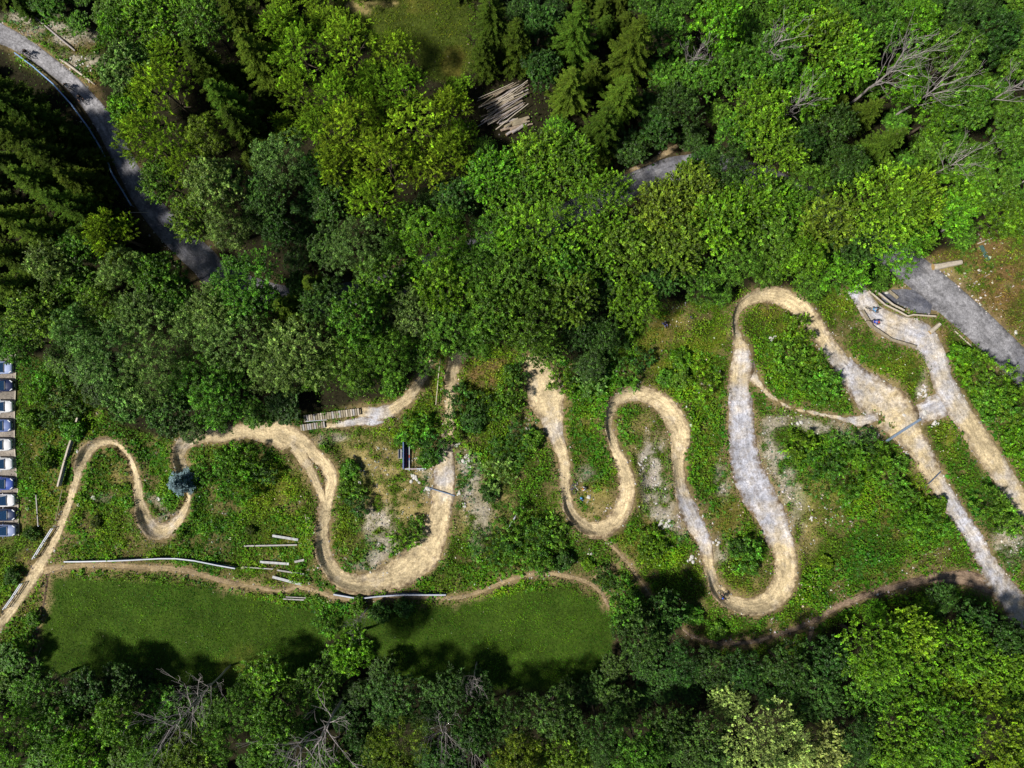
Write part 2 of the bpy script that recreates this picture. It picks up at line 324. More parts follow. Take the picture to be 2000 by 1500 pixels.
# ground grid: fine under the photo, growing to the horizon
def axis(h, st):
    a = list(np.arange(-h, h + st / 2, st)); e = [h]; d = st
    while e[-1] < 1500: d *= 1.35; e.append(e[-1] + d)
    return np.array([-v for v in reversed(e[1:])] + a + e[1:])
gx, gy = axis(78, .33), axis(60, .33)
GX, GY = np.meshgrid(gx, gy); gz = base_h(GX, GY).copy()
far = np.maximum(np.abs(GX) - 78, np.abs(GY) - 60); E = np.full(GX.shape, 9.0); Ebank = np.zeros(GX.shape)
inn = np.argwhere(far < 3)
for a, b_ in inn:
    x, y = GX[a, b_], GY[a, b_]; best = 99.
    co, k_, d = kd.find((x, y, 0))
    if d > 6: E[a, b_] = d - 1; continue
    i, j = kd_pts[k_]; t = TR[i]; s = (x - t.x[j]) * t.nx[j] + (y - t.y[j]) * t.ny[j]
    if d > 1.2:
        for co2, k2, d2 in kd.find_n((x, y, 0), 6):
            i2, j2 = kd_pts[k2]; e2 = d2 - TR[i2].w[j2]
            if e2 < best: best = e2
        for co2, k2, d2 in kd.find_range((x, y, 0), 3.2)[::4] if d < 3.2 else []:
            i2, j2 = kd_pts[k2]; e2 = d2 - TR[i2].w[j2]
            if e2 < best: best = e2; i, j, t = i2, j2, TR[i2]; s = (x - t.x[j]) * t.nx[j] + (y - t.y[j]) * t.ny[j]
    else: best = d - t.w[j]
    E[a, b_] = best
    if t.b[j] != 0: Ebank[a, b_] = float(bankh(t.b[j], s, t.w[j]))
gz += Ebank
gz_nat = gz.copy()
gz -= .22 * (1 - sm(-.8, -.3, E))
def grid_at(A, x, y):                 # bilinear lookup in a ground grid array
    ix = np.clip(np.searchsorted(gx, x) - 1, 0, len(gx) - 2); iy = np.clip(np.searchsorted(gy, y) - 1, 0, len(gy) - 2)
    fx = np.clip((x - gx[ix]) / (gx[ix + 1] - gx[ix]), 0, 1); fy = np.clip((y - gy[iy]) / (gy[iy + 1] - gy[iy]), 0, 1)
    return (A[iy, ix] * (1 - fx) * (1 - fy) + A[iy, ix + 1] * fx * (1 - fy) + A[iy + 1, ix] * (1 - fx) * fy + A[iy + 1, ix + 1] * fx * fy)
def gh(x, y): return float(grid_at(gz_nat, np.array([x]), np.array([y]))[0])
def GG(px, py, dz=0.0):               # photo place -> point dz above the (banked) ground
    x, y = P(px, py)
    for _ in range(2): z = gh(x, y) + dz; x, y = P(px, py, z)
    return Vector((x, y, z))
def vnoise(x, y, sc, seed=0, octv=4):
    o = np.zeros(np.shape(x)); amp = 1; tot = 0; r = np.random.default_rng(seed)
    for k_ in range(octv):
        T = r.random((64, 64)); fx = np.asarray(x) * sc + r.random() * 60; fy = np.asarray(y) * sc + r.random() * 60
        ix = np.floor(fx).astype(int); iy = np.floor(fy).astype(int); u = fx - ix; v = fy - iy; u = u * u * (3 - 2 * u); v = v * v * (3 - 2 * v)
        a = T[iy % 64, ix % 64]; b = T[iy % 64, (ix + 1) % 64]; c = T[(iy + 1) % 64, ix % 64]; d = T[(iy + 1) % 64, (ix + 1) % 64]
        o += amp * ((a * (1 - u) + b * u) * (1 - v) + (c * (1 - u) + d * u) * v); tot += amp; amp *= .55; sc *= 2.1
    return o / tot                     # 0..1
# ---------------------------------------------------------------- what grows where (photo coordinates of ground points)
FOR_T = [(-400,690),(0,690),(60,695),(110,715),(170,765),(240,830),(330,858),(420,835),(560,815),(700,790),(780,765),(825,715),(880,672),(1000,672),(1100,700),(1160,720),(1200,680),(1250,625),(1300,590),(1420,585),(1440,565),(1560,565),(1690,560),(1750,545),(1800,505),(1870,478),(1930,450),(2000,430),(2400,400)]
FOR_B = [(-400,1290),(0,1292),(100,1318),(300,1332),(450,1340),(600,1325),(645,1240),(720,1235),(760,1320),(900,1350),(1180,1350),(1205,1215),(1300,1195),(1400,1285),(1560,1275),(1640,1215),(1740,1190),(1860,1165),(1950,1195),(2000,1235),(2400,1300)]
ft = np.array(FOR_T, float); fb = np.array(FOR_B, float)
def inpix(x, y): return x * S + 1000, 750 - y * S
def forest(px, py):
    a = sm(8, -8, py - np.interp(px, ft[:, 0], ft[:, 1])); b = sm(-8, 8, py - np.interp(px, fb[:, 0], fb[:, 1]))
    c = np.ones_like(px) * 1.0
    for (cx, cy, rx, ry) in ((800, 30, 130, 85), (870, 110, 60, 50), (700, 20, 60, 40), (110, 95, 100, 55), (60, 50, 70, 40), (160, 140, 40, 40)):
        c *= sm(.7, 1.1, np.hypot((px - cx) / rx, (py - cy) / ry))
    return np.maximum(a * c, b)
# meadows
def meadow(px, py):
    up = np.interp(px, [80, 110, 300, 420, 560, 660, 760, 880, 1000, 1100, 1190, 1230], [1130, 1122, 1130, 1145, 1175, 1195, 1195, 1175, 1150, 1142, 1175, 1330])
    lt = 92 + (py - 1120) * -.18
    m = sm(0, 14, py - up) * sm(-6, 10, px - lt) * sm(8, -8, px - np.interp(py, [1150, 1200, 1350], [1165, 1195, 1205])) * (1 - sm(-8, 8, py - np.interp(px, fb[:, 0], fb[:, 1]) - 40))
    t = 0
    for (cx, cy, rx, ry) in ((800, 30, 130, 85), (870, 110, 60, 50), (700, 20, 60, 40)): t = np.maximum(t, sm(1.1, .8, np.hypot((px - cx) / rx, (py - cy) / ry)))
    return m, t
# (x, y, rx, ry, strength, kind)  kind: d dry straw, s stony grey, y yellow-green herbs, b brown litter, o olive dry grass, l lush dark
BLOBS = [(765,975,75,85,1,'d'),(790,1072,70,26,1,'s'),(842,930,26,60,.9,'s'),(705,905,60,40,.8,'d'),(600,900,14,60,.6,'d'),(1180,1000,40,30,.9,'d'),(1560,1010,60,70,.7,'d'),(1390,1060,22,60,.8,'d'),(960,1000,50,50,.6,'d'),(730,900,70,50,.5,'d'),(800,930,35,60,.7,'d'),(745,1020,40,45,.9,'s'),(740,1075,30,40,.9,'s'),(725,1105,50,18,.8,'s'),(820,985,50,25,.9,'d'),(700,870,60,25,.5,'d'),(910,930,30,50,.9,'s'),(925,985,45,45,.8,'s'),(900,1010,25,40,.7,'d'),(935,1040,25,45,.5,'s'),(955,960,40,30,.4,'d'),(640,855,45,12,.7,'s'),
 (1255,850,45,50,.7,'d'),(1270,900,30,60,1,'s'),(1285,960,40,55,.9,'s'),(1300,1010,30,40,.8,'s'),(1240,940,18,60,.6,'o'),(1320,1020,25,40,.8,'s'),(1165,985,35,35,.9,'d'),(1170,960,40,30,.5,'o'),(1140,930,30,18,.5,'s'),(1040,835,25,40,.5,'d'),(1390,1045,25,60,.6,'d'),(1400,1075,25,40,.7,'s'),(1450,1145,50,30,.8,'o'),(1480,1125,30,30,.6,'d'),(1420,1000,40,60,.7,'o'),(1420,940,20,40,.8,'s'),(1330,900,10,60,.3,'d'),
 (1520,930,25,60,.8,'s'),(1545,1000,35,70,.8,'s'),(1500,870,18,50,.8,'s'),(1520,820,30,25,.6,'s'),(1600,825,70,14,.8,'s'),(1680,840,50,22,.8,'s'),(1590,980,60,60,.5,'y'),(1570,1060,40,40,.5,'d'),(1620,960,40,30,.4,'d'),(1500,590,50,35,.7,'o'),(1560,640,60,20,.4,'o'),(1300,640,45,30,.9,'o'),(1280,690,35,50,.7,'o'),(1290,760,50,30,.5,'y'),(1350,700,60,50,.6,'y'),(1400,660,18,40,.5,'y'),
 (1660,600,60,40,.6,'y'),(1730,740,80,50,.6,'y'),(1790,720,40,50,.5,'y'),(1870,850,40,60,.6,'y'),(1840,860,20,50,.5,'y'),(1790,900,20,30,.0,'b'),(1830,650,25,22,.9,'b'),(1855,690,30,20,.7,'b'),(1800,770,14,50,.8,'s'),(1780,960,25,15,.8,'b'),(1715,1000,14,50,.7,'b'),(1745,1040,16,20,.6,'b'),(1720,1120,60,20,.4,'o'),(1975,1060,40,50,.8,'s'),(1940,1050,30,20,.5,'b'),
 (1960,530,75,90,1,'b'),(1920,500,30,50,.9,'b'),(1880,560,35,50,.8,'d'),(1850,540,30,25,.9,'d'),(1850,505,60,20,.6,'b'),(1940,600,50,50,.8,'b'),(1985,640,40,50,.7,'b'),(945,735,32,28,1,'b'),(975,715,30,14,.8,'b'),(920,705,25,14,.7,'b'),(1095,775,22,45,.6,'b'),(1105,830,14,50,.5,'y'),(1270,1040,20,25,.5,'b'),(1240,1070,20,30,.6,'o'),(1215,1050,22,25,.5,'o'),
 (225,910,45,40,.7,'o'),(245,925,30,30,.6,'d'),(310,975,16,12,.7,'s'),(320,1005,25,14,.8,'s'),(205,975,15,10,.3,'s'),(190,850,50,20,.6,'y'),(110,960,50,70,.7,'y'),(85,860,40,60,.6,'y'),(80,1000,25,20,.7,'b'),(95,1030,25,20,.5,'b'),(60,1100,30,30,.4,'b'),(40,1170,35,30,.6,'b'),(30,1130,30,20,.5,'o'),(20,1060,40,30,.7,'l'),(40,1240,40,40,.4,'l'),(560,940,60,30,.4,'y'),(520,960,60,35,.5,'y'),
 (300,1150,200,30,.0,'y'),(380,870,60,20,.5,'o'),(400,905,35,12,.4,'d'),(120,70,90,22,.9,'s'),(150,120,60,18,.9,'s'),(60,30,60,16,.8,'s'),(180,160,30,30,.9,'b'),(70,70,60,12,.7,'b'),(160,90,40,20,.7,'b'),(480,1300,60,40,.3,'o'),(1180,300,60,50,1,'b'),(800,10,60,22,.5,'o'),(700,8,50,15,.9,'d'),(760,12,30,10,.9,'d'),(890,130,30,40,.8,'o'),(850,700,30,30,.6,'o'),(840,770,30,25,.6,'o'),(850,900,30,60,.6,'o'),
 (760,1300,50,30,.5,'l'),(450,1040,120,40,.3,'l'),(880,1120,50,50,.5,'l'),(700,960,25,80,.5,'l'),(1700,1080,120,60,.4,'l'),(1560,1160,80,50,.4,'l'),(1100,1080,60,50,.4,'l'),(170,1260,120,30,.4,'l'),(1130,860,30,90,.35,'y'),(1390,830,30,120,.35,'y'),(560,1060,60,50,.4,'y'),(660,1060,30,50,.3,'o'),(700,1080,40,30,.35,'l'),(520,860,50,16,.5,'o'),(640,1170,90,12,.5,'l'),(860,1180,60,12,.5,'l')]
KC = {'d': (.30, .24, .10), 's': (.40, .36, .29), 'y': (.17, .19, .02), 'b': (.17, .11, .045), 'o': (.17, .15, .03), 'l': (.045, .085, .008)}
VC = {'d': (.26, .22, .06), 's': (.34, .30, .19), 'y': (.20, .28, .012), 'b': (.22, .17, .03), 'o': (.19, .18, .02), 'l': (.05, .105, .008)}
def cover(x, y, z=0.0):               # ground colour, leaf colour and leaf density for points
    k_ = H / (H - z); px, py = inpix(x * k_, y * k_)
    wx = (vnoise(x, y, .25, 3) - .5) * 40; wy = (vnoise(x, y, .25, 4) - .5) * 40
    qx, qy = px + wx, py + wy
    n1 = vnoise(x, y, .12, 5); n2 = vnoise(x, y, .6, 6); n3 = vnoise(x, y, .85, 7, 5)
    g = np.stack([.05 + 0 * x, .065 + 0 * x, .010 + 0 * x], -1); v = np.stack([.055 + .20 * (n1 - .35) + .05 * n2, .19 + .22 * (n1 - .35) + .04 * n2, .008 + 0 * x], -1)
    bs = (sm(.56, .68, vnoise(x, y, .42, 61, 5)) * .55) * (1 - .8 * meadow(*inpix(x, y))[0]); g = g * (1 - bs[..., None]) + np.array((.19, .145, .065)) * bs[..., None]; v = v * (1 - .5 * bs[..., None]) + np.array((.17, .17, .03)) * .5 * bs[..., None]
    dens = .95 - .9 * bs; hgt_ = 1 - .6 * bs
    md, mt = meadow(px, py); m = md[..., None]
    g = g * (1 - m) + np.array((.04, .075, .008)) * m; v = v * (1 - m) + np.stack([.035 + .14 * (n3 - .3) + .14 * (n1 - .45), .155 + .20 * (n3 - .3) + .16 * (n1 - .45), .006 + 0 * x], -1).clip(.004, 1) * m
    hgt_ = hgt_ * (1 - .75 * md)
    m = mt[..., None]; g = g * (1 - m) + np.array((.05, .07, .01)) * m; v = v * (1 - m) + np.stack([.05 + .13 * n3, .11 + .13 * n3, .006 + 0 * x], -1) * m
    hgt_ = hgt_ * (1 - .4 * mt)
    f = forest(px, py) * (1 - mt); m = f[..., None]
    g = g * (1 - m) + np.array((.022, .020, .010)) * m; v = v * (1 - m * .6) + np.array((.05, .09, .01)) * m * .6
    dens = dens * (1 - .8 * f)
    for cx, cy, rx, ry, st, kk in BLOBS:
        d = np.hypot((qx - cx) / rx, (qy - cy) / ry); a = st * np.clip(sm(1.25, .3, d) * 1.5 * np.clip((n3 - .32) * 3.2, 0, 1.15), 0, 1) if kk in 'ds' else st * sm(1.15, .45, d) * np.clip((n3 - .2) * 2.2, 0, 1)
        aa = a[..., None]; g = g * (1 - aa) + np.array(KC[kk]) * aa
        va = aa * (.9 if kk in 'yobl' else .75); v = v * (1 - va) + np.array(VC[kk]) * va
        if kk in 'ds': dens = dens * (1 - (.85 if kk == 's' else .6) * a)
        if kk == 'b': dens = dens * (1 - .55 * a)
        if kk in 'dso': hgt_ = hgt_ * (1 - .75 * a)
    return g, v, dens, hgt_, f, md + mt
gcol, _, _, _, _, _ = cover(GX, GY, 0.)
hal = (sm(1.3, 0, E + (vnoise(GX, GY, .8, 9) - .5) * 2.6) * .8)[..., None] * (1 - .7 * forest(*inpix(GX, GY)))[..., None]
gcol = gcol * (1 - hal) + np.array((.24, .18, .09)) * hal
ny_, nx_ = GX.shape; ii = np.arange(ny_ * nx_).reshape(ny_, nx_)
F = np.stack([ii[:-1, :-1], ii[:-1, 1:], ii[1:, 1:], ii[1:, :-1]], -1).reshape(-1, 4)
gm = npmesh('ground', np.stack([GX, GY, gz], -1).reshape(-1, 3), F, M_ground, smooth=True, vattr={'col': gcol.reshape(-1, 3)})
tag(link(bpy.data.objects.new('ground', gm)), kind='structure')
for ti, t in enumerate(TR):
    us = np.array([-1.45, -1.2, -1.08, -1.0, -.9, -.75, -.5, -.25, 0, .25, .5, .75, .9, 1.0, 1.08, 1.2, 1.45]); n = len(t.x); V = []; ua = []; vv = []; uu = []
    ext = us.copy(); S_ = np.zeros((n, len(us)))
    for k_, u in enumerate(us): S_[:, k_] = u * t.w if abs(u) <= 1 else np.sign(u) * (t.w + (abs(u) - 1) * 1.1)
    X = t.x[:, None] + t.nx[:, None] * S_; Y = t.y[:, None] + t.ny[:, None] * S_
    rg = (vnoise(X, Y, 1.3, 20 + ti) - .5) * 2 * t.rag
    z = base_h(X, Y) + bankh(t.b[:, None], S_, t.w[:, None])
    e = np.abs(S_) - t.w[:, None] + rg
    z = z + t.off - (.30) * sm(-.15, .35, e) + .12 * (vnoise(X, Y, .9, 50) - .5) * (0.2 if t.name == 'road' else 1)
    m_ = len(us); ii = np.arange(n * m_).reshape(n, m_); F = np.stack([ii[:-1, 1:], ii[:-1, :-1], ii[1:, :-1], ii[1:, 1:]], -1).reshape(-1, 4)
    U = np.broadcast_to(us, (n, m_)); me = npmesh(t.name, np.stack([X, Y, z], -1).reshape(-1, 3), F, t.mat, smooth=True,
        vattr={'u': np.clip(np.abs(U), 0, 1).ravel(), 'us': U.ravel(), 'v': np.repeat(t.v, m_), 'grey': np.repeat(t.g, m_), 'edged': np.full(n * m_, t.edged)})
    tag(link(bpy.data.objects.new(t.name, me)), kind='structure')
# parking lot sheet
x0, y0 = P(-60, 690); x1, y1 = P(34, 1046)
nxp, nyp = 14, 50; xs = np.linspace(x0, x1, nxp); ys = np.linspace(y0, y1, nyp); PX, PY = np.meshgrid(xs, ys)
PX = PX + ((np.clip((750 - PY * S - 700) / 346, 0, 1)) * .45 - .35)
pz = base_h(PX, PY) + .07; ii = np.arange(nxp * nyp).reshape(nyp, nxp)
F = np.stack([ii[:-1, 1:], ii[:-1, :-1], ii[1:, :-1], ii[1:, 1:]], -1).reshape(-1, 4)
o1 = np.zeros(nxp * nyp)
me = npmesh('parking_lot', np.stack([PX, PY, pz], -1).reshape(-1, 3), F, M_lot, smooth=True, vattr={'u': o1, 'us': PX.ravel() * .2, 'v': PY.ravel(), 'grey': o1, 'edged': o1})
tag(link(bpy.data.objects.new('parking_lot', me)), kind='structure')
mb = MB()
for k_ in range(nyp - 1):
    a = Vector((PX[k_, -1] + .06, PY[k_, -1], pz[k_, -1] + .03)); b = Vector((PX[k_ + 1, -1] + .06, PY[k_ + 1, -1] + .01, pz[k_ + 1, -1] + .03)); mb.beam(a, b, .12, .16)
tag(mb.build('kerb', M_pale), kind='structure')
lot_x = PX[:, -1].max()

# ---------------------------------------------------------------- low plants
def quads(c, nrm, size, asp=.62, ax=None):
    n = len(c); nrm = nrm / (np.linalg.norm(nrm, axis=1, keepdims=True) + 1e-9)
    a = ax if ax is not None else rng.normal(size=(n, 3)); a = a - nrm * (a * nrm).sum(1, keepdims=True); a /= np.linalg.norm(a, axis=1, keepdims=True) + 1e-9
    b = np.cross(nrm, a); size = np.broadcast_to(size, (n,))[:, None]
    fold = nrm * size * .12
    V = np.stack([c - a * size * .5, c - b * size * asp * .5 + fold + a * size * .05, c + a * size * .5, c + b * size * asp * .5 + fold + a * size * .05], 1).reshape(-1, 3)
    return V, np.arange(n * 4).reshape(n, 4)
def plants(name, n, size, hmax, asp, sel, tilt=.8, label=None, box=(-77, 77, -58.5, 58.5), cm=(1, 1, 1)):
    x = rng.uniform(box[0], box[1], n); y = rng.uniform(box[2], box[3], n)
    g, v, dens, hh, f, md = cover(x, y, 0.)
    e = grid_at(E, x, y); dens = dens * sm(-.05, .55, e + (vnoise(x, y, .9, 31) - .5) * 1.1)
    px, py = inpix(x, y); dens = dens * np.where((x < lot_x + .1) & (py > 690) & (py < 1046), 0, 1)
    keep = (rng.random(n) < dens * sel(px, py, f, md))
    x, y, v, hh = x[keep], y[keep], v[keep], hh[keep]; m = len(x)
    cl = vnoise(x, y, .55, 41, 3); z0 = grid_at(gz_nat, x, y)
    cl = np.clip((cl - .3) * 2.2, 0.08, 1)
    z = z0 + .03 + hmax * hh * cl * rng.random(m) ** .6
    nr = rng.normal(size=(m, 3)) * tilt; nr[:, 2] = np.abs(nr[:, 2]) + .75
    sz = size * rng.uniform(.6, 1.35, m) * (.6 + .4 * hh)
    V, Fq = quads(np.stack([x, y, z], -1), nr, sz, asp)
    tint = rng.uniform(.35, 1.6, m) * (.65 + .6 * cl); col = v * tint[:, None] * np.array(cm)
    fl = rng.random(m) < .004 * np.where(hh > .4, 1, .5); col[fl] = np.array((.6, .58, .42))
    col[:, 0] *= rng.uniform(.75, 1.25, m)
    o = link(bpy.data.objects.new(name, npmesh(name, V, Fq, M_weed, fattr={'col': col})))
    return tag(o, kind='stuff', label=label, cat=name.replace('_', ' '))
plants('undergrowth', 760000, .225, 1.0, .7, lambda px, py, f, md: (1 - md) * np.where(f > .5, .5, 1), label='leafy weeds and herbs covering the open slope between the trails')
plants('meadow_grass', 520000, .26, .42, .4, lambda px, py, f, md: md, tilt=.9, label='short fresh green grass of the open meadows')
plants('tall_grass', 260000, .52, .9, .16, lambda px, py, f, md: (1 - .6 * md) * (1 - f) * sm(.48, .62, vnoise(px / S, py / S, .16, 71)), tilt=1.1, label='tall pale grass tufts growing in patches beside the trails', cm=(1.35, 1.15, 1.6))
plants('broad_leaf_herbs', 150000, .46, .55, .95, lambda px, py, f, md: (1 - md) * (1 - .8 * f) * sm(.5, .62, vnoise(px / S, py / S, .13, 72)), tilt=.45, label='patches of large round dark green leaves on the lower slope', cm=(.62, .9, 1.2))
def stones(name, n, label):
    x = rng.uniform(-74, 77, n); y = rng.uniform(-40, 58, n); g, v, dens, hh, f, md = cover(x, y, 0.); e = grid_at(E, x, y)
    p = np.clip((.60 - dens / np.maximum(1 - .8 * f, .2)) * 1.8, 0, 1) * (1 - f * .9) * (1 - md) * (e > -.1) + .45 * sm(.5, .05, np.abs(e)) * vnoise(x, y, .5, 77)
    keep = rng.random(n) < p * np.clip((vnoise(x, y, .9, 78) - .3) * 2.6, .03, 1); x, y = x[keep], y[keep]; m = len(x); z = grid_at(gz_nat, x, y)
    sz = .05 + .15 * rng.random(m) ** 2.4; a = rng.uniform(0, 6.28, m); V = np.zeros((m, 5, 3))
    for k in range(4):
        t = a + k * math.pi / 2; r = sz * rng.uniform(.7, 1.3, m); V[:, k] = np.stack([x + np.cos(t) * r, y + np.sin(t) * r, z - .03], -1)
    V[:, 4] = np.stack([x + rng.normal(size=m) * sz * .3, y + rng.normal(size=m) * sz * .3, z + sz * 1.1 + .03], -1)
    b = (np.arange(m) * 5)[:, None]; F = np.concatenate([b + np.array([[0, 1, 4]]), b + np.array([[1, 2, 4]]), b + np.array([[2, 3, 4]]), b + np.array([[3, 0, 4]])], 1).reshape(-1, 3)
    col = np.array((.46, .44, .41)) * rng.uniform(.45, 1.6, (m, 1)) * rng.uniform(.9, 1.1, (m, 3))
    m_, n_, L_, b_ = newmat('stone_chips'); b_.inputs['Roughness'].default_value = .9; at = n_.new('ShaderNodeAttribute'); at.attribute_name = 'col'; L_.new(at.outputs['Color'], b_.inputs['Base Color'])
    tag(link(bpy.data.objects.new(name, npmesh(name, V.reshape(-1, 3), F, m_, fattr={'col': np.repeat(col, 4, 0)}))), kind='stuff', label=label, cat='gravel')
stones('gravel', 260000, 'loose pale stone chips on bare patches and along the trail edges')
# ---------------------------------------------------------------- tree builders (crown meshes shared between copies)
def unit(a): return a / (np.linalg.norm(a, axis=-1, keepdims=True) + 1e-9)
def rsphere(n): return unit(rng.normal(size=(n, 3)))
def crownmesh(name, V, F, tint, hue, mat):
    return npmesh(name, V, F, mat, fattr={'tint': tint, 'hue': hue})
def broad_crown(Rr, hz, nl, fringy=0.0, leaf=.24, lobes=None, dens=1.0, asp=.68, cone=0.0):
    """lobed dome of leaf clumps; crown centre at origin, radius Rr, half height hz"""
    nL = lobes or int(12 + Rr * 3.0); cs = []
    for i in range(nL):                                   # big lobes
        u = 1 - 1.2 * (i + .5) / nL; a = i * 2.399 + rng.uniform(-.4, .4); r = math.sqrt(max(0, 1 - u * u))
        k = rng.uniform(.5, .78) * (1 - cone * max(0, u)) * (1 + .25 * cone); cs.append((Rr * r * k * math.cos(a) * 1.02, Rr * r * k * math.sin(a) * 1.02, hz * u * rng.uniform(.55, .85), Rr * rng.uniform(.25, .42) * (1 - .45 * cone * max(0, u))))
    C_, N_, T_ = [], [], []
    for lx, ly, lz, lr in cs:
        m = int(nl * (lr / (Rr * .4)) ** 2); d = rsphere(m * 2); d = d[d[:, 2] > -.35][:m]
        out = unit(np.array([[lx, ly, lz + .3 * Rr]])); d = unit(d + out * .35)
        p = np.array([lx, ly, lz]) + d * lr * np.array([1, 1, .9]) * rng.uniform(.82, 1.15, len(d))[:, None]
        C_.append(p); N_.append(d); T_.append(np.full(len(d), rng.uniform(.75, 1.25)))
    P_ = np.vstack(C_); D_ = np.vstack(N_); T_ = np.concatenate(T_) * np.clip(rng.lognormal(-.04, .45, len(P_)), .35, 2.4)
    cc, nn, tt, hh, ax = [], [], [], [], []
    rc = .33 * (Rr / 4) ** .35
    for p, d, t in zip(P_, D_, T_):
        k = int(rng.integers(16, 30) * dens)
        if fringy and rng.random() < fringy:              # pointed spray of leaves
            axd = unit(d + np.array([0, 0, .35]) + rng.normal(size=3) * .3); L = rc * rng.uniform(2, 3.4); s = rng.random(k)
            o = rng.normal(size=(k, 3)) * .16 * (1.1 - s)[:, None] * L
            cc.append(p + axd * (s * L)[:, None] + o); nn.append(unit(np.array([0, 0, 1.]) + rng.normal(size=(k, 3)) * .5)); ax.append(axd + rng.normal(size=(k, 3)) * .5)
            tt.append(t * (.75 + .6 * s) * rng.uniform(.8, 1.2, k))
        else:
            q = unit(rng.normal(size=(k, 3)) + d * .7 + np.array([0, 0, .5])); r = rc * rng.uniform(.5, 1.15, k)[:, None]
            cc.append(p + q * r); nn.append(unit(q + rng.normal(size=(k, 3)) * .45)); ax.append(rng.normal(size=(k, 3)))
            tt.append(t * rng.uniform(.5, 1.5, k))
    c = np.vstack(cc); tint = np.concatenate(tt); n = len(c)
    V, F = quads(c, np.vstack(nn), leaf * rng.uniform(.65, 1.3, n), asp, np.vstack(ax))
    return V, F, tint, .5 + rng.normal(size=n) * .012
def conifer_crown(Rr, Ht, light=False, whorls=24, start=.12):
    """whorls of drooping boughs; base of trunk at origin"""
    cc, nn, ss, ax, tt = [], [], [], [], []
    for w_ in range(whorls):
        f = (w_ + rng.uniform(0, .5)) / whorls; z = Ht * (start + (1 - start) * f); L0 = Rr * (1 - f) ** .75 * (1 if f > .12 else .8) + .25
        nb = int(9 - 4 * f); a0 = rng.uniform(0, 6.28)
        for b in range(nb):
            a = a0 + b * 6.283 / nb + rng.uniform(-.25, .25); L = L0 * rng.uniform(.65, 1.12); dr = rng.uniform(.15, .38) * (1 - .6 * f)
            m = max(5, int(L / .11)); s = (np.arange(m) + .5) / m; d = np.array([math.cos(a), math.sin(a), 0]); sd_ = np.array([-d[1], d[0], 0])
            zz = z - dr * L * s + .22 * L * s ** 2.2 * (1.6 if light else .8); base = np.stack([d[0] * L * s, d[1] * L * s, zz], -1)
            tb = rng.uniform(.75, 1.25)
            for side in (-1, 0, 1, -1, 1):
                wd = (.16 + .62 * (1 - s) * .55 * min(L, 3) * .5) * rng.uniform(.5, 1.1, m) * abs(side)
                c = base + sd_ * (side * wd * .6)[:, None] + np.array([0, 0, -1]) * (wd * .18)[:, None] + rng.normal(size=(m, 3)) * .05
                cc.append(c); ax.append(np.tile(d * (.9 if side else 1) + sd_ * side * .9, (m, 1)) + rng.normal(size=(m, 3)) * (.45 if light else .2))
                nn.append(np.tile([0, 0, 1.], (m, 1)) + rng.normal(size=(m, 3)) * (.55 if light else .35)); ss.append((.26 + .5 * wd) * rng.uniform(.7, 1.2, m))
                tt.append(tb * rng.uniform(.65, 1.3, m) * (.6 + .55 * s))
    c = np.vstack(cc); n = len(c)
    V, F = quads(c, np.vstack(nn), np.concatenate(ss), .26 if light else .32, np.vstack(ax))
    return V, F, np.concatenate(tt), .5 + rng.normal(size=n) * .01
def trunk_mesh(name, Ht, r, limbs=0, Rr=3.0, hc=6.0):
    mb = MB(); pts = []; x = y = 0.0
    for i in range(6):
        pts.append((x, y, Ht * i / 5 - .3)); x += random.uniform(-.12, .12); y += random.uniform(-.12, .12)
    mb.tube(pts, [r * (1 - .75 * i / 5) * (1.25 if i == 0 else 1) for i in range(6)], 8)
    for i in range(limbs):
        z = Ht * random.uniform(.4, .8); a = i * 2.4 + random.random(); L = Rr * random.uniform(.5, .8)
        p = Vector((0, 0, z)); d = Vector((math.cos(a), math.sin(a), .7)); q = p + d * L * .5; e = q + Vector((d.x, d.y, .9)) * L * .4
        mb.tube([p, q, e], [r * .4, r * .25, r * .08], 5)
    return mb.mesh(name, M_bark, True)
VAR = {}
for k_, (Rr, hz, Ht) in enumerate([(2.4, 2.3, 7.5), (3.2, 3.1, 10.5), (3.9, 3.8, 12.5), (4.6, 4.3, 13.5), (5.4, 4.9, 14.5)]):
    for j in range(3):
        V, F, t, h = broad_crown(Rr, hz, 27, (0.0, .3, .12)[j], leaf=(.17, .21, .25)[j], dens=1.3)
        V = V + np.array([0, 0, Ht - hz * .95]); VAR.setdefault('B', []).append((Rr, Ht, crownmesh('crown', V, F, t, h, M_leaf), trunk_mesh('trunk', Ht - hz * .6, .14 + Rr * .03, 6, Rr)))
for k_, (Rr, hz, Ht) in enumerate([(3.2, 2.6, 10), (4.6, 3.4, 12), (5.8, 4.2, 14)]):
    V, F, t, h = broad_crown(Rr, hz, 26, .85, leaf=.22, dens=1.2)
    V = V + np.array([0, 0, Ht - hz * .95]); VAR.setdefault('F', []).append((Rr, Ht, crownmesh('crown', V, F, t, h, M_leaf), trunk_mesh('trunk', Ht - hz * .6, .14 + Rr * .03, 6, Rr)))
for Rr, Ht in [(2.6, 11), (3.4, 14), (4.2, 16)]:
    V, F, t, h = conifer_crown(Rr, Ht); VAR.setdefault('S', []).append((Rr, Ht, crownmesh('crown', V, F, t, h, M_needle), trunk_mesh('trunk', Ht * .96, .16 + Rr * .03)))
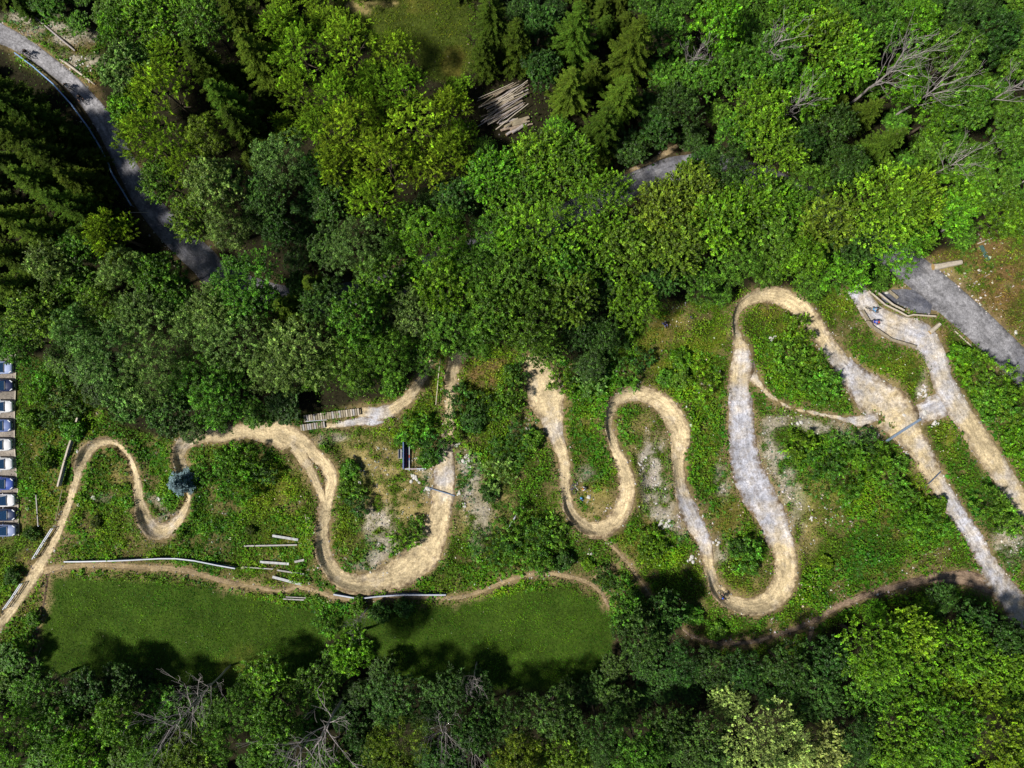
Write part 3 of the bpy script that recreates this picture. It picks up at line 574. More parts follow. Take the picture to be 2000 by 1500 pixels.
for Rr, hz, Ht in [(2.6, 3.6, 11), (3.4, 4.2, 13), (4.0, 4.8, 14), (3.6, 4.6, 13)]:
    V, F, t, h = broad_crown(Rr, hz, 24, 1.0, leaf=.30, asp=.26, cone=.6, lobes=20, dens=1.15)
    V = V + np.array([0, 0, Ht - hz * .95]); VAR.setdefault('L', []).append((Rr, Ht, crownmesh('crown', V, F, t, h, M_needle), trunk_mesh('trunk', Ht - hz * .5, .14 + Rr * .03, 8, Rr)))
for Rr, hz, Ht, fr in [(1.2, .9, 1.4, 0), (2.0, 1.3, 2.1, .3), (2.8, 1.6, 2.6, .3)]:
    V, F, t, h = broad_crown(Rr, hz, 22, fr, leaf=.2, lobes=8)
    V = V + np.array([0, 0, Ht - hz * .95]); VAR.setdefault('H', []).append((Rr, Ht, crownmesh('foliage', V, F, t, h, M_leaf), trunk_mesh('stem', Ht - hz * .5, .05, 4, Rr * .6)))
COL = {'br': (.100, .230, .009), 'md': (.075, .175, .013), 'dk': (.036, .092, .012), 'bl': (.115, .205, .040), 'bd': (.052, .112, .017),
       'ol': (.110, .180, .012), 'yl': (.150, .255, .010), 'pl': (.26, .31, .075), 'sp': (.062, .108, .008), 'so': (.090, .158, .012), 'lr': (.130, .230, .010), 'll': (.175, .285, .014), 'bs': (.20, .28, .30)}
CW = {'br': 'bright green', 'md': 'mid green', 'dk': 'dark green', 'bl': 'grey-green', 'bd': 'deep bluish green', 'ol': 'olive green', 'yl': 'yellow-green', 'pl': 'pale cream-green',
      'sp': 'dark green', 'so': 'olive green', 'lr': 'light green', 'll': 'lime green', 'bs': 'silvery blue'}
KN = {'B': ('broadleaf_tree', 'broadleaf tree', 'tree'), 'F': ('beech_tree', 'feathery leafy tree', 'tree'), 'S': ('spruce_tree', 'spruce', 'tree'), 'L': ('larch_tree', 'larch', 'tree'), 'H': ('shrub', 'shrub', 'shrub'), 'D': ('dead_tree', 'dead tree', 'tree')}
# (photo x, photo y of the crown, radius px, kind, colour)
T = """
1352 345 34 B md;520 592 38 B md;590 560 30 B dk;740 582 38 B md;800 540 36 B md;900 505 38 B md
300 28 60 F br;232 62 45 B br;400 40 60 B md;470 38 58 S sp;505 115 55 S so;250 140 52 B bl;335 110 50 L lr;262 212 46 B br;335 190 56 L ll;400 125 50 S sp;445 200 55 S so
282 272 50 L ll;330 285 52 L lr;400 262 46 B ol;470 245 45 S sp;365 335 48 L lr;325 362 42 F md;425 365 62 B bl;445 445 50 B bl;545 310 64 B bl;525 382 50 B bd;380 430 46 F ol;545 455 40 B dk
595 120 66 L lr;560 70 45 L lr;690 92 56 L ll;590 190 50 L lr;668 205 52 L lr;775 108 44 L lr;790 180 48 L lr;876 212 36 L lr;690 265 56 L ll;815 250 62 L ll;760 325 58 L ll;735 395 52 L ll;835 330 50 L ll;880 300 42 L lr;625 250 42 L lr;660 320 46 L lr
620 335 45 B dk;650 400 42 B dk;890 390 45 B dk;960 40 58 S sp;1010 85 48 S sp;945 110 38 S sp;1055 130 40 B dk;1125 60 66 S so;1235 95 66 S so;1115 165 60 S so;1215 190 58 S so;1175 255 55 S sp;1055 45 40 B dk
1300 60 50 B md;1395 55 60 B br;1372 150 44 B md;1330 205 48 B dk;1290 250 38 B dk;1445 150 50 B md;1500 130 64 B md;1480 212 60 B br;1545 38 52 F br;1605 75 60 F br;1655 115 58 F br;1585 180 58 B br;1705 50 60 B md;1785 55 60 B br;1860 35 50 B dk;1760 165 52 B br
1850 120 62 B md;1885 205 62 B md;1930 75 58 B dk;1985 100 50 B md;1985 260 50 B md;1835 225 46 B br;1825 285 42 B md;1700 215 36 S so;1722 285 50 S so;1625 250 46 B dk;1555 290 50 B dk;1500 300 60 F yl;1640 335 50 B dk;1580 360 52 B md;1445 260 46 B md;1415 335 50 B dk
1355 375 58 F ol;1285 415 56 F ol;1052 302 56 F yl;965 340 56 F br;1010 385 74 F br;1105 335 72 F br;1180 400 66 F br;1060 465 80 F br;960 470 56 B md;1150 490 70 F br;1230 485 58 B ol;1320 480 60 F ol;1400 445 60 F br;1470 395 60 F br;1540 425 58 F br;1605 440 56 F ol;1655 480 48 B dk
1705 410 86 F yl;1780 395 66 F yl;1745 475 70 F br;1845 420 46 F br;1885 375 50 B br;1945 360 56 B md;1965 425 48 B br;1900 320 50 B md;1510 475 60 B md;1440 510 58 B md;1560 508 54 B br;1500 530 38 B md;1645 535 48 F br;1800 470 30 F br;1370 545 46 B md
700 485 68 B bl;640 480 45 B bd;742 545 58 B md;850 470 76 B br;795 435 44 B md;872 562 66 B br;930 545 56 B md;965 605 66 B md;805 612 58 B bl;885 640 64 B md;702 622 66 B md;640 600 56 B dk;562 600 44 S so;615 558 36 S so;585 685 76 B bl;685 700 60 B md;762 688 56 B md;822 690 44 B md;940 655 48 B md
1040 620 78 B md;1110 585 56 F ol;1005 545 66 B md;1100 520 56 B md;1060 680 46 F md;1132 640 46 B dk;1240 590 56 B br;1285 550 42 B dk;1165 560 46 F dk;1180 650 40 B dk;1000 480 50 B br
482 562 76 B md;432 602 58 B bl;378 640 62 B bl;462 660 76 B bl;538 726 60 B bl;622 728 46 B md;700 738 44 B md;300 540 58 B md;242 530 52 B bl;345 585 48 B md;282 622 68 B bl;202 602 54 B ol;162 642 52 B bl;225 702 70 B bl;302 722 76 B bl;380 742 70 B md;335 800 52 B bd;258 782 48 B bl;432 782 60 B md
112 520 50 B bl;165 485 50 B md;80 620 58 F ol;40 560 58 S so;45 665 46 F md;150 560 46 B md;768 752 30 B md;5 175 50 S sp;58 225 50 S sp;42 270 58 S sp;88 300 52 S sp;148 352 46 S sp;62 350 58 S so;135 400 58 S so;172 420 46 S sp;28 430 56 S so;92 460 56 S so;228 462 44 L lr;185 465 46 S sp;20 500 48 S sp;30 610 45 S sp
60 1362 58 B md;15 1440 70 B br;100 1425 60 B md;150 1372 54 B dk;212 1356 48 B dk;235 1400 58 B md;165 1470 60 B br;312 1390 50 B md;282 1455 50 B md;375 1480 60 B ol;425 1445 52 B md;500 1338 54 B br;462 1390 56 B md;545 1400 58 B md;612 1352 50 B md;692 1262 48 B br;650 1306 36 B md;530 1465 50 B md;762 1380 64 B bd;775 1450 68 B ol;862 1375 56 B bd;700 1440 36 B dk;935 1425 56 B dk
992 1405 58 B dk;1012 1475 56 B ol;1082 1402 56 B bd;1105 1470 58 B ol;1172 1430 58 B bd;1212 1386 44 B bd;1245 1460 60 B md;1302 1420 56 B bd;1372 1450 56 F bd;1425 1375 40 F pl;1490 1440 84 F pl;1600 1465 56 F pl;1545 1316 62 B dk;1605 1370 58 B bd;1625 1300 52 B dk;1700 1262 70 F br;1775 1235 52 F yl;1800 1330 84 F br;1720 1355 66 F md;1885 1275 56 F br;1920 1365 76 F yl;1850 1430 76 F br;1760 1445 76 F br;1965 1450 76 F yl;1670 1440 54 B bd;1975 1250 46 B dk;1900 1212 40 B dk;1985 1310 56 F br
1250 1240 58 B bd;1222 1195 40 B md;1300 1195 44 B dk;1335 1306 50 B dk;1395 1314 46 B dk;1460 1316 44 B dk;640 1480 40 B md;870 1480 44 B dk;1290 1230 26 B bl
"""
SH = """
440 905 28 md;482 898 36 br;515 920 28 dk;472 945 34 br;900 790 40 dk;942 795 38 dk;925 825 26 dk;812 838 34 md;845 870 30 dk;838 895 22 md;880 838 28 br;992 885 42 dk;1015 850 34 dk;975 925 40 bl;955 960 22 dk;790 1050 30 br;810 1030 24 md;962 1062 46 dk;1002 1022 44 md;1045 1052 42 dk;1082 1040 34 md;985 1095 36 md;1050 1092 34 md;1150 1105 15 yl
1272 1060 32 br;1265 1085 24 yl;1456 1085 36 md;1440 1070 20 dk;1560 650 36 br;1585 715 44 md;1535 695 34 md;1605 755 38 md;1550 740 26 br;1562 868 34 yl;1602 905 42 dk;1652 882 42 md;1702 900 46 br;1642 945 46 md;1735 925 38 md;1690 860 26 dk;1770 1000 44 br;1810 1025 44 md;1755 960 30 md;1830 985 22 br;1612 1098 16 yl;1930 985 44 md;1965 1015 34 md;1368 742 44 yl;1330 700 26 br;1898 716 42 br;1952 752 50 br;1990 795 48 ol;1940 790 46 md;1985 860 40 br;1870 690 22 br;1920 760 40 md;2015 740 40 br
190 1020 14 sp;350 1042 13 sp;490 1036 11 sp;690 950 28 md;700 985 26 dk;682 915 22 md;105 735 34 md;140 780 36 bd;70 760 28 br;110 810 30 bd;145 840 26 md;60 820 22 md;90 900 22 br;1190 700 36 dk;1150 745 34 bl;1220 740 34 md;1100 745 30 br;1040 860 24 md;780 860 14 md;1330 740 24 md;1100 1095 24 dk;1180 1130 24 dk;1215 1150 28 md;1240 1180 28 dk
1350 1200 24 md;1400 1230 22 md;1000 760 34 md;990 800 30 md;1010 735 26 dk;640 1215 26 md;740 1195 24 bd;790 1188 22 bd;700 1180 20 md;1300 740 20 md;1810 1015 20 br;395 925 22 md;62 1042 16 bd;22 1125 18 bd;56 1258 24 md;64 1212 18 md;1255 700 26 dk;1215 655 26 dk;1760 905 16 md
"""
LM = [('upper left road bend', 150, 195), ('log pile', 990, 205), ('parked cars', 20, 880), ('plank ramps', 640, 825), ('central rubble island', 1270, 930), ('brown clearing', 1950, 530), ('gravel landing', 1705, 610), ('top meadow', 790, 40), ('path fork', 95, 1110),
      ('notch between both meadows', 690, 1200), ('brown footpath', 1450, 1255), ('lowest trail hairpin', 1490, 1180), ('shaded road gap', 1240, 350), ('shaded road end', 390, 505), ('blue barrier', 795, 890), ('topmost trail hairpin', 1490, 575), ('tan dirt mound', 1055, 740), ('leftmost trail hairpin', 215, 865),
      ('lime green larches', 740, 290), ('pale cream-green tree', 1490, 1440), ('bare bottom trees', 620, 1440), ('bare upper right trunks', 1745, 150), ('bare bottom left branches', 350, 1385), ('top right corner', 2000, 0), ('bottom left corner', 0, 1500), ('bottom right corner', 2000, 1500), ('dark forest hollow', 530, 500), ('broad yellow-green beech', 1705, 410), ('blue spruce', 360, 945)]
DIRS = ['right of', 'above right of', 'above', 'above left of', 'left of', 'below left of', 'below', 'below right of']
def near_lm(px, py):
    return min(range(len(LM)), key=lambda i: math.hypot(px - LM[i][1], py - LM[i][2]))
PLANTS = []                            # (object, adjective, noun, landmark, direction, distance)
def plant(px, py, rp, kind, col, low=1.0):
    vs = VAR[kind]; hc = {'B': .75, 'F': .75, 'S': .55, 'L': .6, 'H': .55}[kind]
    Rw = rp / S * .9; v = min(vs, key=lambda a: abs(a[0] - Rw) + rng.random() * .7)
    sc = float(np.clip(Rw / v[0], .55, 1.35)); Ht = v[1] * sc
    for _ in range(2):
        x, y = P(px, py, hc * Ht); sc = Rw * (H - hc * Ht) / H / v[0]; sc = float(np.clip(sc, .4, 1.4)); Ht = v[1] * sc
    z = bh(x, y); nm, noun, cat = KN[kind]
    r = empty(nm, (x, y, z - .05), rng.uniform(0, 6.28), sc); s2 = rng.uniform(.88, 1.12) * low; r.scale = (sc, sc, sc * s2)
    tr = link(bpy.data.objects.new('stem' if kind == 'H' else 'trunk', v[3]), r)
    cr = link(bpy.data.objects.new('foliage' if kind == 'H' else 'crown', v[2]), r)
    c = np.array(COL[col]) * (1.35 if kind == 'H' and col in ('md', 'dk', 'bl', 'bd') else 1.0) * rng.uniform(.85, 1.15); c[0] *= rng.uniform(.85, 1.15); cr.color = (*c, 1)
    i = near_lm(px, py); dx, dy = px - LM[i][1], LM[i][2] - py; d = DIRS[int(round(math.atan2(dy, dx) / (math.pi / 4))) % 8]
    size = ('small ' if rp < 40 else 'large ' if rp > 65 else '') if kind != 'H' else ('small ' if rp < 24 else 'large ' if rp > 38 else '')
    tag(r, cat=cat, group={'H': 'shrubs growing between the trails', 'B': 'broadleaf trees of the forest', 'F': 'feathery leafy trees of the forest', 'S': 'spruces of the forest', 'L': 'larches of the forest'}[kind])
    PLANTS.append([r, size + CW[col], noun, i, d, math.hypot(dx, dy)]); return r
HT = []
for ln in T.replace('\n', ';').split(';'):
    if ln.strip():
        a = ln.split(); a = (float(a[0]), float(a[1]), float(a[2]), a[3], a[4]); HT.append(a); plant(*a, **({'low': .74} if a[1] > 1285 and a[1] < 1400 else {}))
for ln in SH.replace('\n', ';').split(';'):
    if ln.strip():
        a = ln.split(); plant(float(a[0]), float(a[1]), float(a[2]), 'H', a[3])
# smaller understorey trees where the canopy would otherwise gap
placed = [(a[0], a[1], a[2]) for a in HT]; road_px = catmull(ROAD, 10); br_px = catmull(BROWN, 10)
for _ in range(14000):
    px, py = rng.uniform(-60, 2060), rng.uniform(-60, 1560); rp = rng.uniform(26, 42)
    if float(forest(np.array([px]), np.array([py]))[0]) < .95: continue
    if min(math.hypot(px - a, py - b) - .62 * (c + rp) for a, b, c in placed) < 0: continue
    if np.min(np.hypot(road_px[:, 0] - px, road_px[:, 1] - py)) < 62 and (px < 460 or 1180 < px < 1340): continue
    if math.hypot((px - 645) / 75, (py - 800) / 48) < 1 or np.min(np.hypot(br_px[:, 0] - px, br_px[:, 1] - py)) < rp + 14: continue
    if math.hypot((px - 990) / 95, (py - 205) / 90) < 1 or (480 < px < 570 and 480 < py < 560) or (px > 1820 and 455 < py < 700): continue
    near = min(HT, key=lambda a: math.hypot(px - a[0], py - a[1])); k = near[3]; c = near[4]
    if k == 'F' and c in ('pl',): c = 'bd'
    placed.append((px, py, rp)); plant(px, py, rp, k, {'ll': 'lr', 'br': 'md', 'yl': 'br', 'bl': 'bd', 'so': 'sp', 'ol': 'md', 'md': 'md'}.get(c, c), .58)
print('PLANTS', len(PLANTS))
# labels: colour + kind + where it stands; look-alikes in the same spot are told apart by their order from the landmark
ORD = 'nearest,second nearest,third nearest,fourth nearest,fifth nearest,sixth nearest,seventh nearest,eighth nearest,ninth nearest,tenth nearest,eleventh nearest,twelfth nearest,thirteenth nearest,fourteenth nearest,fifteenth nearest,sixteenth nearest,seventeenth nearest,eighteenth nearest,nineteenth nearest,twentieth nearest'.split(',')
byk = {}
for p in PLANTS: byk.setdefault((p[1], p[2], p[3], p[4]), []).append(p)
for (adj, noun, i, d), L_ in byk.items():
    L_.sort(key=lambda p: p[5])
    for k_, p in enumerate(L_):
        lab = f'{adj} {noun} {d} the {LM[i][0]}'
        if len(L_) > 1: lab = f'{ORD[min(k_, 19)]} {adj} {noun} {d} the {LM[i][0]}'
        p[0]['label'] = lab
# ---------------------------------------------------------------- bare dead trees
def dead_mesh(Ht, spread, seed, forkz=.45, nb=9, up=.55, jit=.3):
    rd = random.Random(seed); tm = MB(); bm_ = MB(); p = Vector((0, 0, -.3)); pts = [p]; rr = [.19]
    for i in range(7): p = p + Vector((rd.uniform(-.12, .12), rd.uniform(-.12, .12), Ht / 7)); pts.append(p); rr.append(.19 * (1 - i / 7.5))
    tm.tube(pts, rr, 7)
    def br(p, d, L, r, lv):
        n = 4; P0 = p; ps = [p]; rs = [r]
        for i in range(n):
            d = (d + Vector((rd.uniform(-jit, jit), rd.uniform(-jit, jit), rd.uniform(-.1, .3)))).normalized(); P0 = P0 + d * L / n; ps.append(P0); rs.append(max(.014, r * (1 - (i + 1) / (n + .6))))
            if lv > 0 and rd.random() < (.95 if lv > 1 else .8):
                s = (d + Vector((rd.uniform(-1, 1), rd.uniform(-1, 1), rd.uniform(-.2, .5))) * (.55 + jit)).normalized(); br(P0, s, L * rd.uniform(.4, .65), rs[-1] * .75, lv - 1)
        bm_.tube(ps, rs, 4, cap=False)
    for i in range(nb):
        f = forkz + (1 - forkz) * i / nb; k = f * 7; j = min(6, int(k)); q = pts[j].lerp(pts[j + 1], k - j); a = i * 2.4 + rd.random()
        br(q, Vector((math.cos(a), math.sin(a), up)).normalized(), spread * (1.15 - .6 * (f - forkz)), .07, 2)
    return tm.mesh('trunk', M_deadwood, True), bm_.mesh('branches', M_deadwood, True)
DV = [dead_mesh(15, 5.2, 3, .42, 11, 1.9, .16), dead_mesh(14, 4.8, 5, .5, 11, .8, .28), dead_mesh(16, 3.6, 8, .5, 10, 1.8, .2), dead_mesh(13.5, 5.0, 12, .45, 10, 1.4, .2)]
DEAD = [(1748, 130, 0, 1.05, 'bare grey trunk with upswept twigs, upper one of the two standing near the top right'), (1822, 175, 3, 1.0, 'bare grey tree leaning out just below right of the upper bare trunk'), (1868, 315, 1, .72, 'isolated white bare tree with open forked twigs near the right edge'),
        (1508, 95, 2, .95, 'bare reddish twigs poking through bright green crowns at the top right centre'), (1357, 110, 2, .75, 'small bare branch tips beside the bright tree right of the tall spruces'), (1558, 205, 2, .8, 'short bare twigs between dark crowns, below the reddish bare twigs'), (1985, 165, 2, .95, 'bare branch crown touching the right edge of the picture'),
        (345, 1405, 1, .95, 'widest forked bare tree among the dark trees at bottom left'), (395, 1355, 3, .85, 'bare tree reaching toward the left meadow, upper neighbour of the forked one'), (632, 1440, 1, 1.15, 'largest bare tree at the bottom edge, with many pale twisting limbs'),
        (572, 1492, 1, .95, 'bare tree cut by the bottom edge left of the largest bare one'), (868, 1425, 3, .8, 'left one of two small bare trees below the right meadow'), (925, 1470, 3, .7, 'right one of two small bare trees below the right meadow'), (700, 1215, 0, .55, 'pale dry twigs sticking out of the bush between the two meadows'), (925, 1340, 2, .6, 'dim bare twigs at the lower edge of the right meadow')]
for px, py, k, sc, lab in DEAD:
    tm, bm_ = DV[k]; Ht = [15, 14, 16, 13.5][k] * sc; x, y = P(px, py, Ht * .8)
    r = empty('dead_tree', (x, y, bh(x, y) - .05), rng.uniform(0, 6.28), sc)
    link(bpy.data.objects.new('trunk', tm), r); link(bpy.data.objects.new('branches', bm_), r); tag(r, lab, 'dead tree', 'bare dead trees')
# long leaning bare trunk at the right edge
mb = MB(); a = GG(1838, 452, .2); x, y = P(2010, 348, 7.5); mb.tube([a, a.lerp(Vector((x, y, 7.5)), .5) + Vector((.1, .2, .2)), Vector((x, y, 7.5))], [.17, .13, .08], 7)
o = mb.build('fallen_trunk', M_deadwood, smooth=True); tag(o, 'long pale leaning trunk reaching from the shrubs to the right edge', 'trunk')
# little blue spruce on the trail bend
Vb, Fb, tb, hb = conifer_crown(2.0, 4.2, False, 16, .06); me = crownmesh('crown', Vb, Fb, tb, hb, M_needle); p = GG(363, 940)
r = empty('blue_spruce', p, .3, 1); c = link(bpy.data.objects.new('crown', me), r); c.color = (.22, .32, .36, 1); link(bpy.data.objects.new('trunk', trunk_mesh('trunk', 4, .1)), r)
tag(r, 'small silvery blue spruce beside the second trail bend', 'tree')

# ---------------------------------------------------------------- parked cars
M_paint = simple('car_paint', (1, 1, 1), .28, var=.04, objcol=True, coat=.6); M_glass = simple('car_glass', (.02, .06, .14), .08, var=.3)
M_tyre = simple('tyre_rubber', (.02, .02, .022), .8); M_rim = simple('rim_metal', (.45, .46, .48), .35, metal=.8); M_lamp = simple('lamp_glass', (.75, .78, .82), .15); M_black = simple('black_plastic', (.02, .02, .022), .5)
M_plate = simple('number_plate', (.8, .8, .78), .5, var=.03); M_rlamp = simple('tail_lamp', (.4, .02, .02), .2)
def loft(mb, st, mi=0):               # st: list of (x, [(y,z)...]) closed rings, capped at both ends
    n = len(st[0][1]); b = len(mb.v)
    for x, ring in st: mb.v += [(x, y, z) for y, z in ring]
    for i in range(len(st) - 1):
        for k in range(n): mb.f.append((b + i * n + k, b + i * n + (k + 1) % n, b + (i + 1) * n + (k + 1) % n, b + (i + 1) * n + k)); mb.m.append(mi)
    mb.f.append(tuple(b + k for k in reversed(range(n)))); mb.f.append(tuple(b + (len(st) - 1) * n + k for k in range(n))); mb.m += [mi, mi]
def ringb(w, z0, z1, c=.12): return [(-w + .05, z0), (-w, z0 + .15), (-w, z1 - c), (-w + c, z1), (-w * .35, z1 + .035), (w * .35, z1 + .035), (w - c, z1), (w, z1 - c), (w, z0 + .15), (w - .05, z0)]
def make_car():
    r = empty('parked_car', (0, 0, 0)); b = MB()
    loft(b, [(2.16, ringb(.55, .28, .52)), (2.10, ringb(.74, .22, .66)), (1.85, ringb(.85, .2, .74)), (1.3, ringb(.89, .2, .84)), (.8, ringb(.90, .2, .86)), (-1.3, ringb(.90, .2, .90)), (-1.95, ringb(.86, .22, .98)), (-2.12, ringb(.78, .25, .9)), (-2.17, ringb(.6, .3, .7))])
    body = b.build('body', M_paint, r, True)
    g = MB(); loft(g, [(1.22, [(-.74, .86), (-.72, .91), (.72, .91), (.74, .86)]), (.25, [(-.76, .9), (-.60, 1.38), (.60, 1.38), (.76, .9)]), (-1.2, [(-.76, .9), (-.58, 1.40), (.58, 1.40), (.76, .9)]), (-1.95, [(-.7, .92), (-.6, 1.0), (.6, 1.0), (.7, .92)])]); g.build('window_glass', M_glass, r)
    t = MB(); loft(t, [(.22, [(-.6, 1.375), (-.57, 1.41), (.57, 1.41), (.6, 1.375)]), (-.5, [(-.61, 1.385), (-.56, 1.455), (.56, 1.455), (.61, 1.385)]), (-1.22, [(-.58, 1.39), (-.54, 1.42), (.54, 1.42), (.58, 1.39)])])
    for s in (-1, 1): t.beam((1.18, s * .73, .92), (.24, s * .60, 1.40), .06, .04); t.beam((-1.2, s * .58, 1.41), (-1.9, s * .62, 1.0), .08, .04)
    t.build('roof', M_paint, r)
    for s in (-1, 1):
        m = MB(); m.ball((.72, s * 1.0, .98), (.07, .11, .08), 8, 5); m.build('mirror', M_paint, r, True)
        m = MB(); m.beam((2.04, s * .50, .66), (1.78, s * .78, .75), .13, .10); m.build('headlight', M_lamp, r)
        m = MB(); m.box((-2.1, s * .66, .78), (.1, .22, .14)); m.build('tail_light', M_rlamp, r)
        for x in (1.32, -1.32):
            w_ = MB(); w_.torus((x, s * .82, .31), .22, .10, n=18, m=7); o = w_.build('wheel', M_tyre, r, True)
            q = MB(); q.tube([(x, s * .80, .31), (x, s * .87, .31)], .19, 12); q.build('rim', M_rim, o)
    m = MB(); m.box((2.15, 0, .45), (.06, 1.1, .16)); m.build('grille', M_black, r)
    m = MB(); m.box((2.19, 0, .42), (.02, .52, .11)); m.build('number_plate', M_plate, r)
    m = MB(); m.box((1.18, 0, .945), (.06, 1.2, .02)); m.build('wiper', M_black, r)
    return r
CARS = [(718, 28, (.40, .48, .75), 'pale blue car half hidden under leaves, topmost in the parking row'), (753, 31, (.02, .03, .09), 'dark navy car, second from the top in the parking row'), (794, 30, (.82, .83, .86), 'white car just below the dark navy one'),
        (831, 27, (.16, .22, .45), 'silver blue car between two white ones'), (868, 27, (.80, .80, .82), 'white car directly below the silver blue one'), (905, 31, (.80, .81, .84), 'white car directly above the bright blue one'),
        (943, 31, (.06, .11, .42), 'bright blue car in the middle of the lower half of the row'), (976, 34, (.84, .84, .85), 'white car directly below the bright blue one'), (1004, 34, (.025, .04, .10), 'near-black car with large headlights, second from the bottom'), (1034, 34, (.28, .34, .55), 'pale grey-blue car at the bottom end of the row')]
c0 = make_car()
for i, (py, fx, col, lab) in enumerate(CARS):
    r = c0 if i == 0 else copy_tree(c0)
    p = GG(fx, py, 0); r.location = (p.x - 2.2 + .22, p.y, p.z + .08); r.rotation_euler = (0, 0, R(rng.uniform(-2, 2))); r.scale = (rng.uniform(.94, 1.04), rng.uniform(.90, .98), rng.uniform(.94, 1.15))
    for ch in r.children_recursive: ch.color = (*col, 1)
    tag(r, lab, 'car', 'cars parked in a row along the left edge')

# ---------------------------------------------------------------- cyclists and people
M_skin = simple('skin', (.50, .30, .21), .5, var=.1); M_hair = simple('hair', (.05, .03, .02), .6)
def flat(name, col, rough=.6): return simple(name, col, rough, var=.12, scale=9)
def skin(name, J, Ed, mat, parent, lv=1):
    me = bpy.data.meshes.new(name); me.from_pydata([j[0] for j in J], Ed, []); me.materials.append(mat)
    o = link(bpy.data.objects.new(name, me), parent); me.update()
    md = o.modifiers.new('skin', 'SKIN'); md.use_smooth_shade = True
    if not me.skin_vertices: me.skin_vertices.new()
    for i, j in enumerate(J):
        r_ = j[1]; me.skin_vertices[0].data[i].radius = (r_, r_) if not isinstance(r_, tuple) else r_
    me.skin_vertices[0].data[0].use_root = True
    s = o.modifiers.new('sub', 'SUBSURF'); s.levels = lv; s.render_levels = lv; return o
POSE = {'ride': dict(hip=(-.28, 0, .98), chest=(.02, 0, 1.33), neck=(.16, 0, 1.48), head=(.27, 0, 1.60), sh=(.08, .19, 1.42), el=(.27, .33, 1.18), ha=(.48, .30, 1.06), th=(-.24, .11, .93), kn=(.12, .15, .68), an=(-.02, .13, .33), toe=(.14, .14, .27), kn2=(.02, .15, .56), an2=(-.16, .13, .12), toe2=(0, .14, .06), ax=(1, 0, .35)),
        'sit': dict(hip=(0, 0, .16), chest=(.08, 0, .48), neck=(.12, 0, .68), head=(.16, 0, .84), sh=(.10, .2, .62), el=(.26, .27, .42), ha=(.42, .16, .42), th=(.05, .11, .13), kn=(.42, .17, .42), an=(.62, .14, .09), toe=(.80, .16, .06), kn2=(.42, .17, .42), an2=(.60, .14, .09), toe2=(.78, .16, .06), ax=(1, 0, .1)),
        'crouch': dict(hip=(-.18, 0, .50), chest=(.06, 0, .78), neck=(.17, 0, .94), head=(.28, 0, 1.04), sh=(.10, .2, .89), el=(.28, .26, .66), ha=(.48, .14, .48), th=(-.14, .11, .46), kn=(.24, .2, .50), an=(.02, .15, .10), toe=(.2, .17, .05), kn2=(.20, .2, .30), an2=(-.22, .15, .10), toe2=(-.04, .17, .05), ax=(1, 0, .2))}
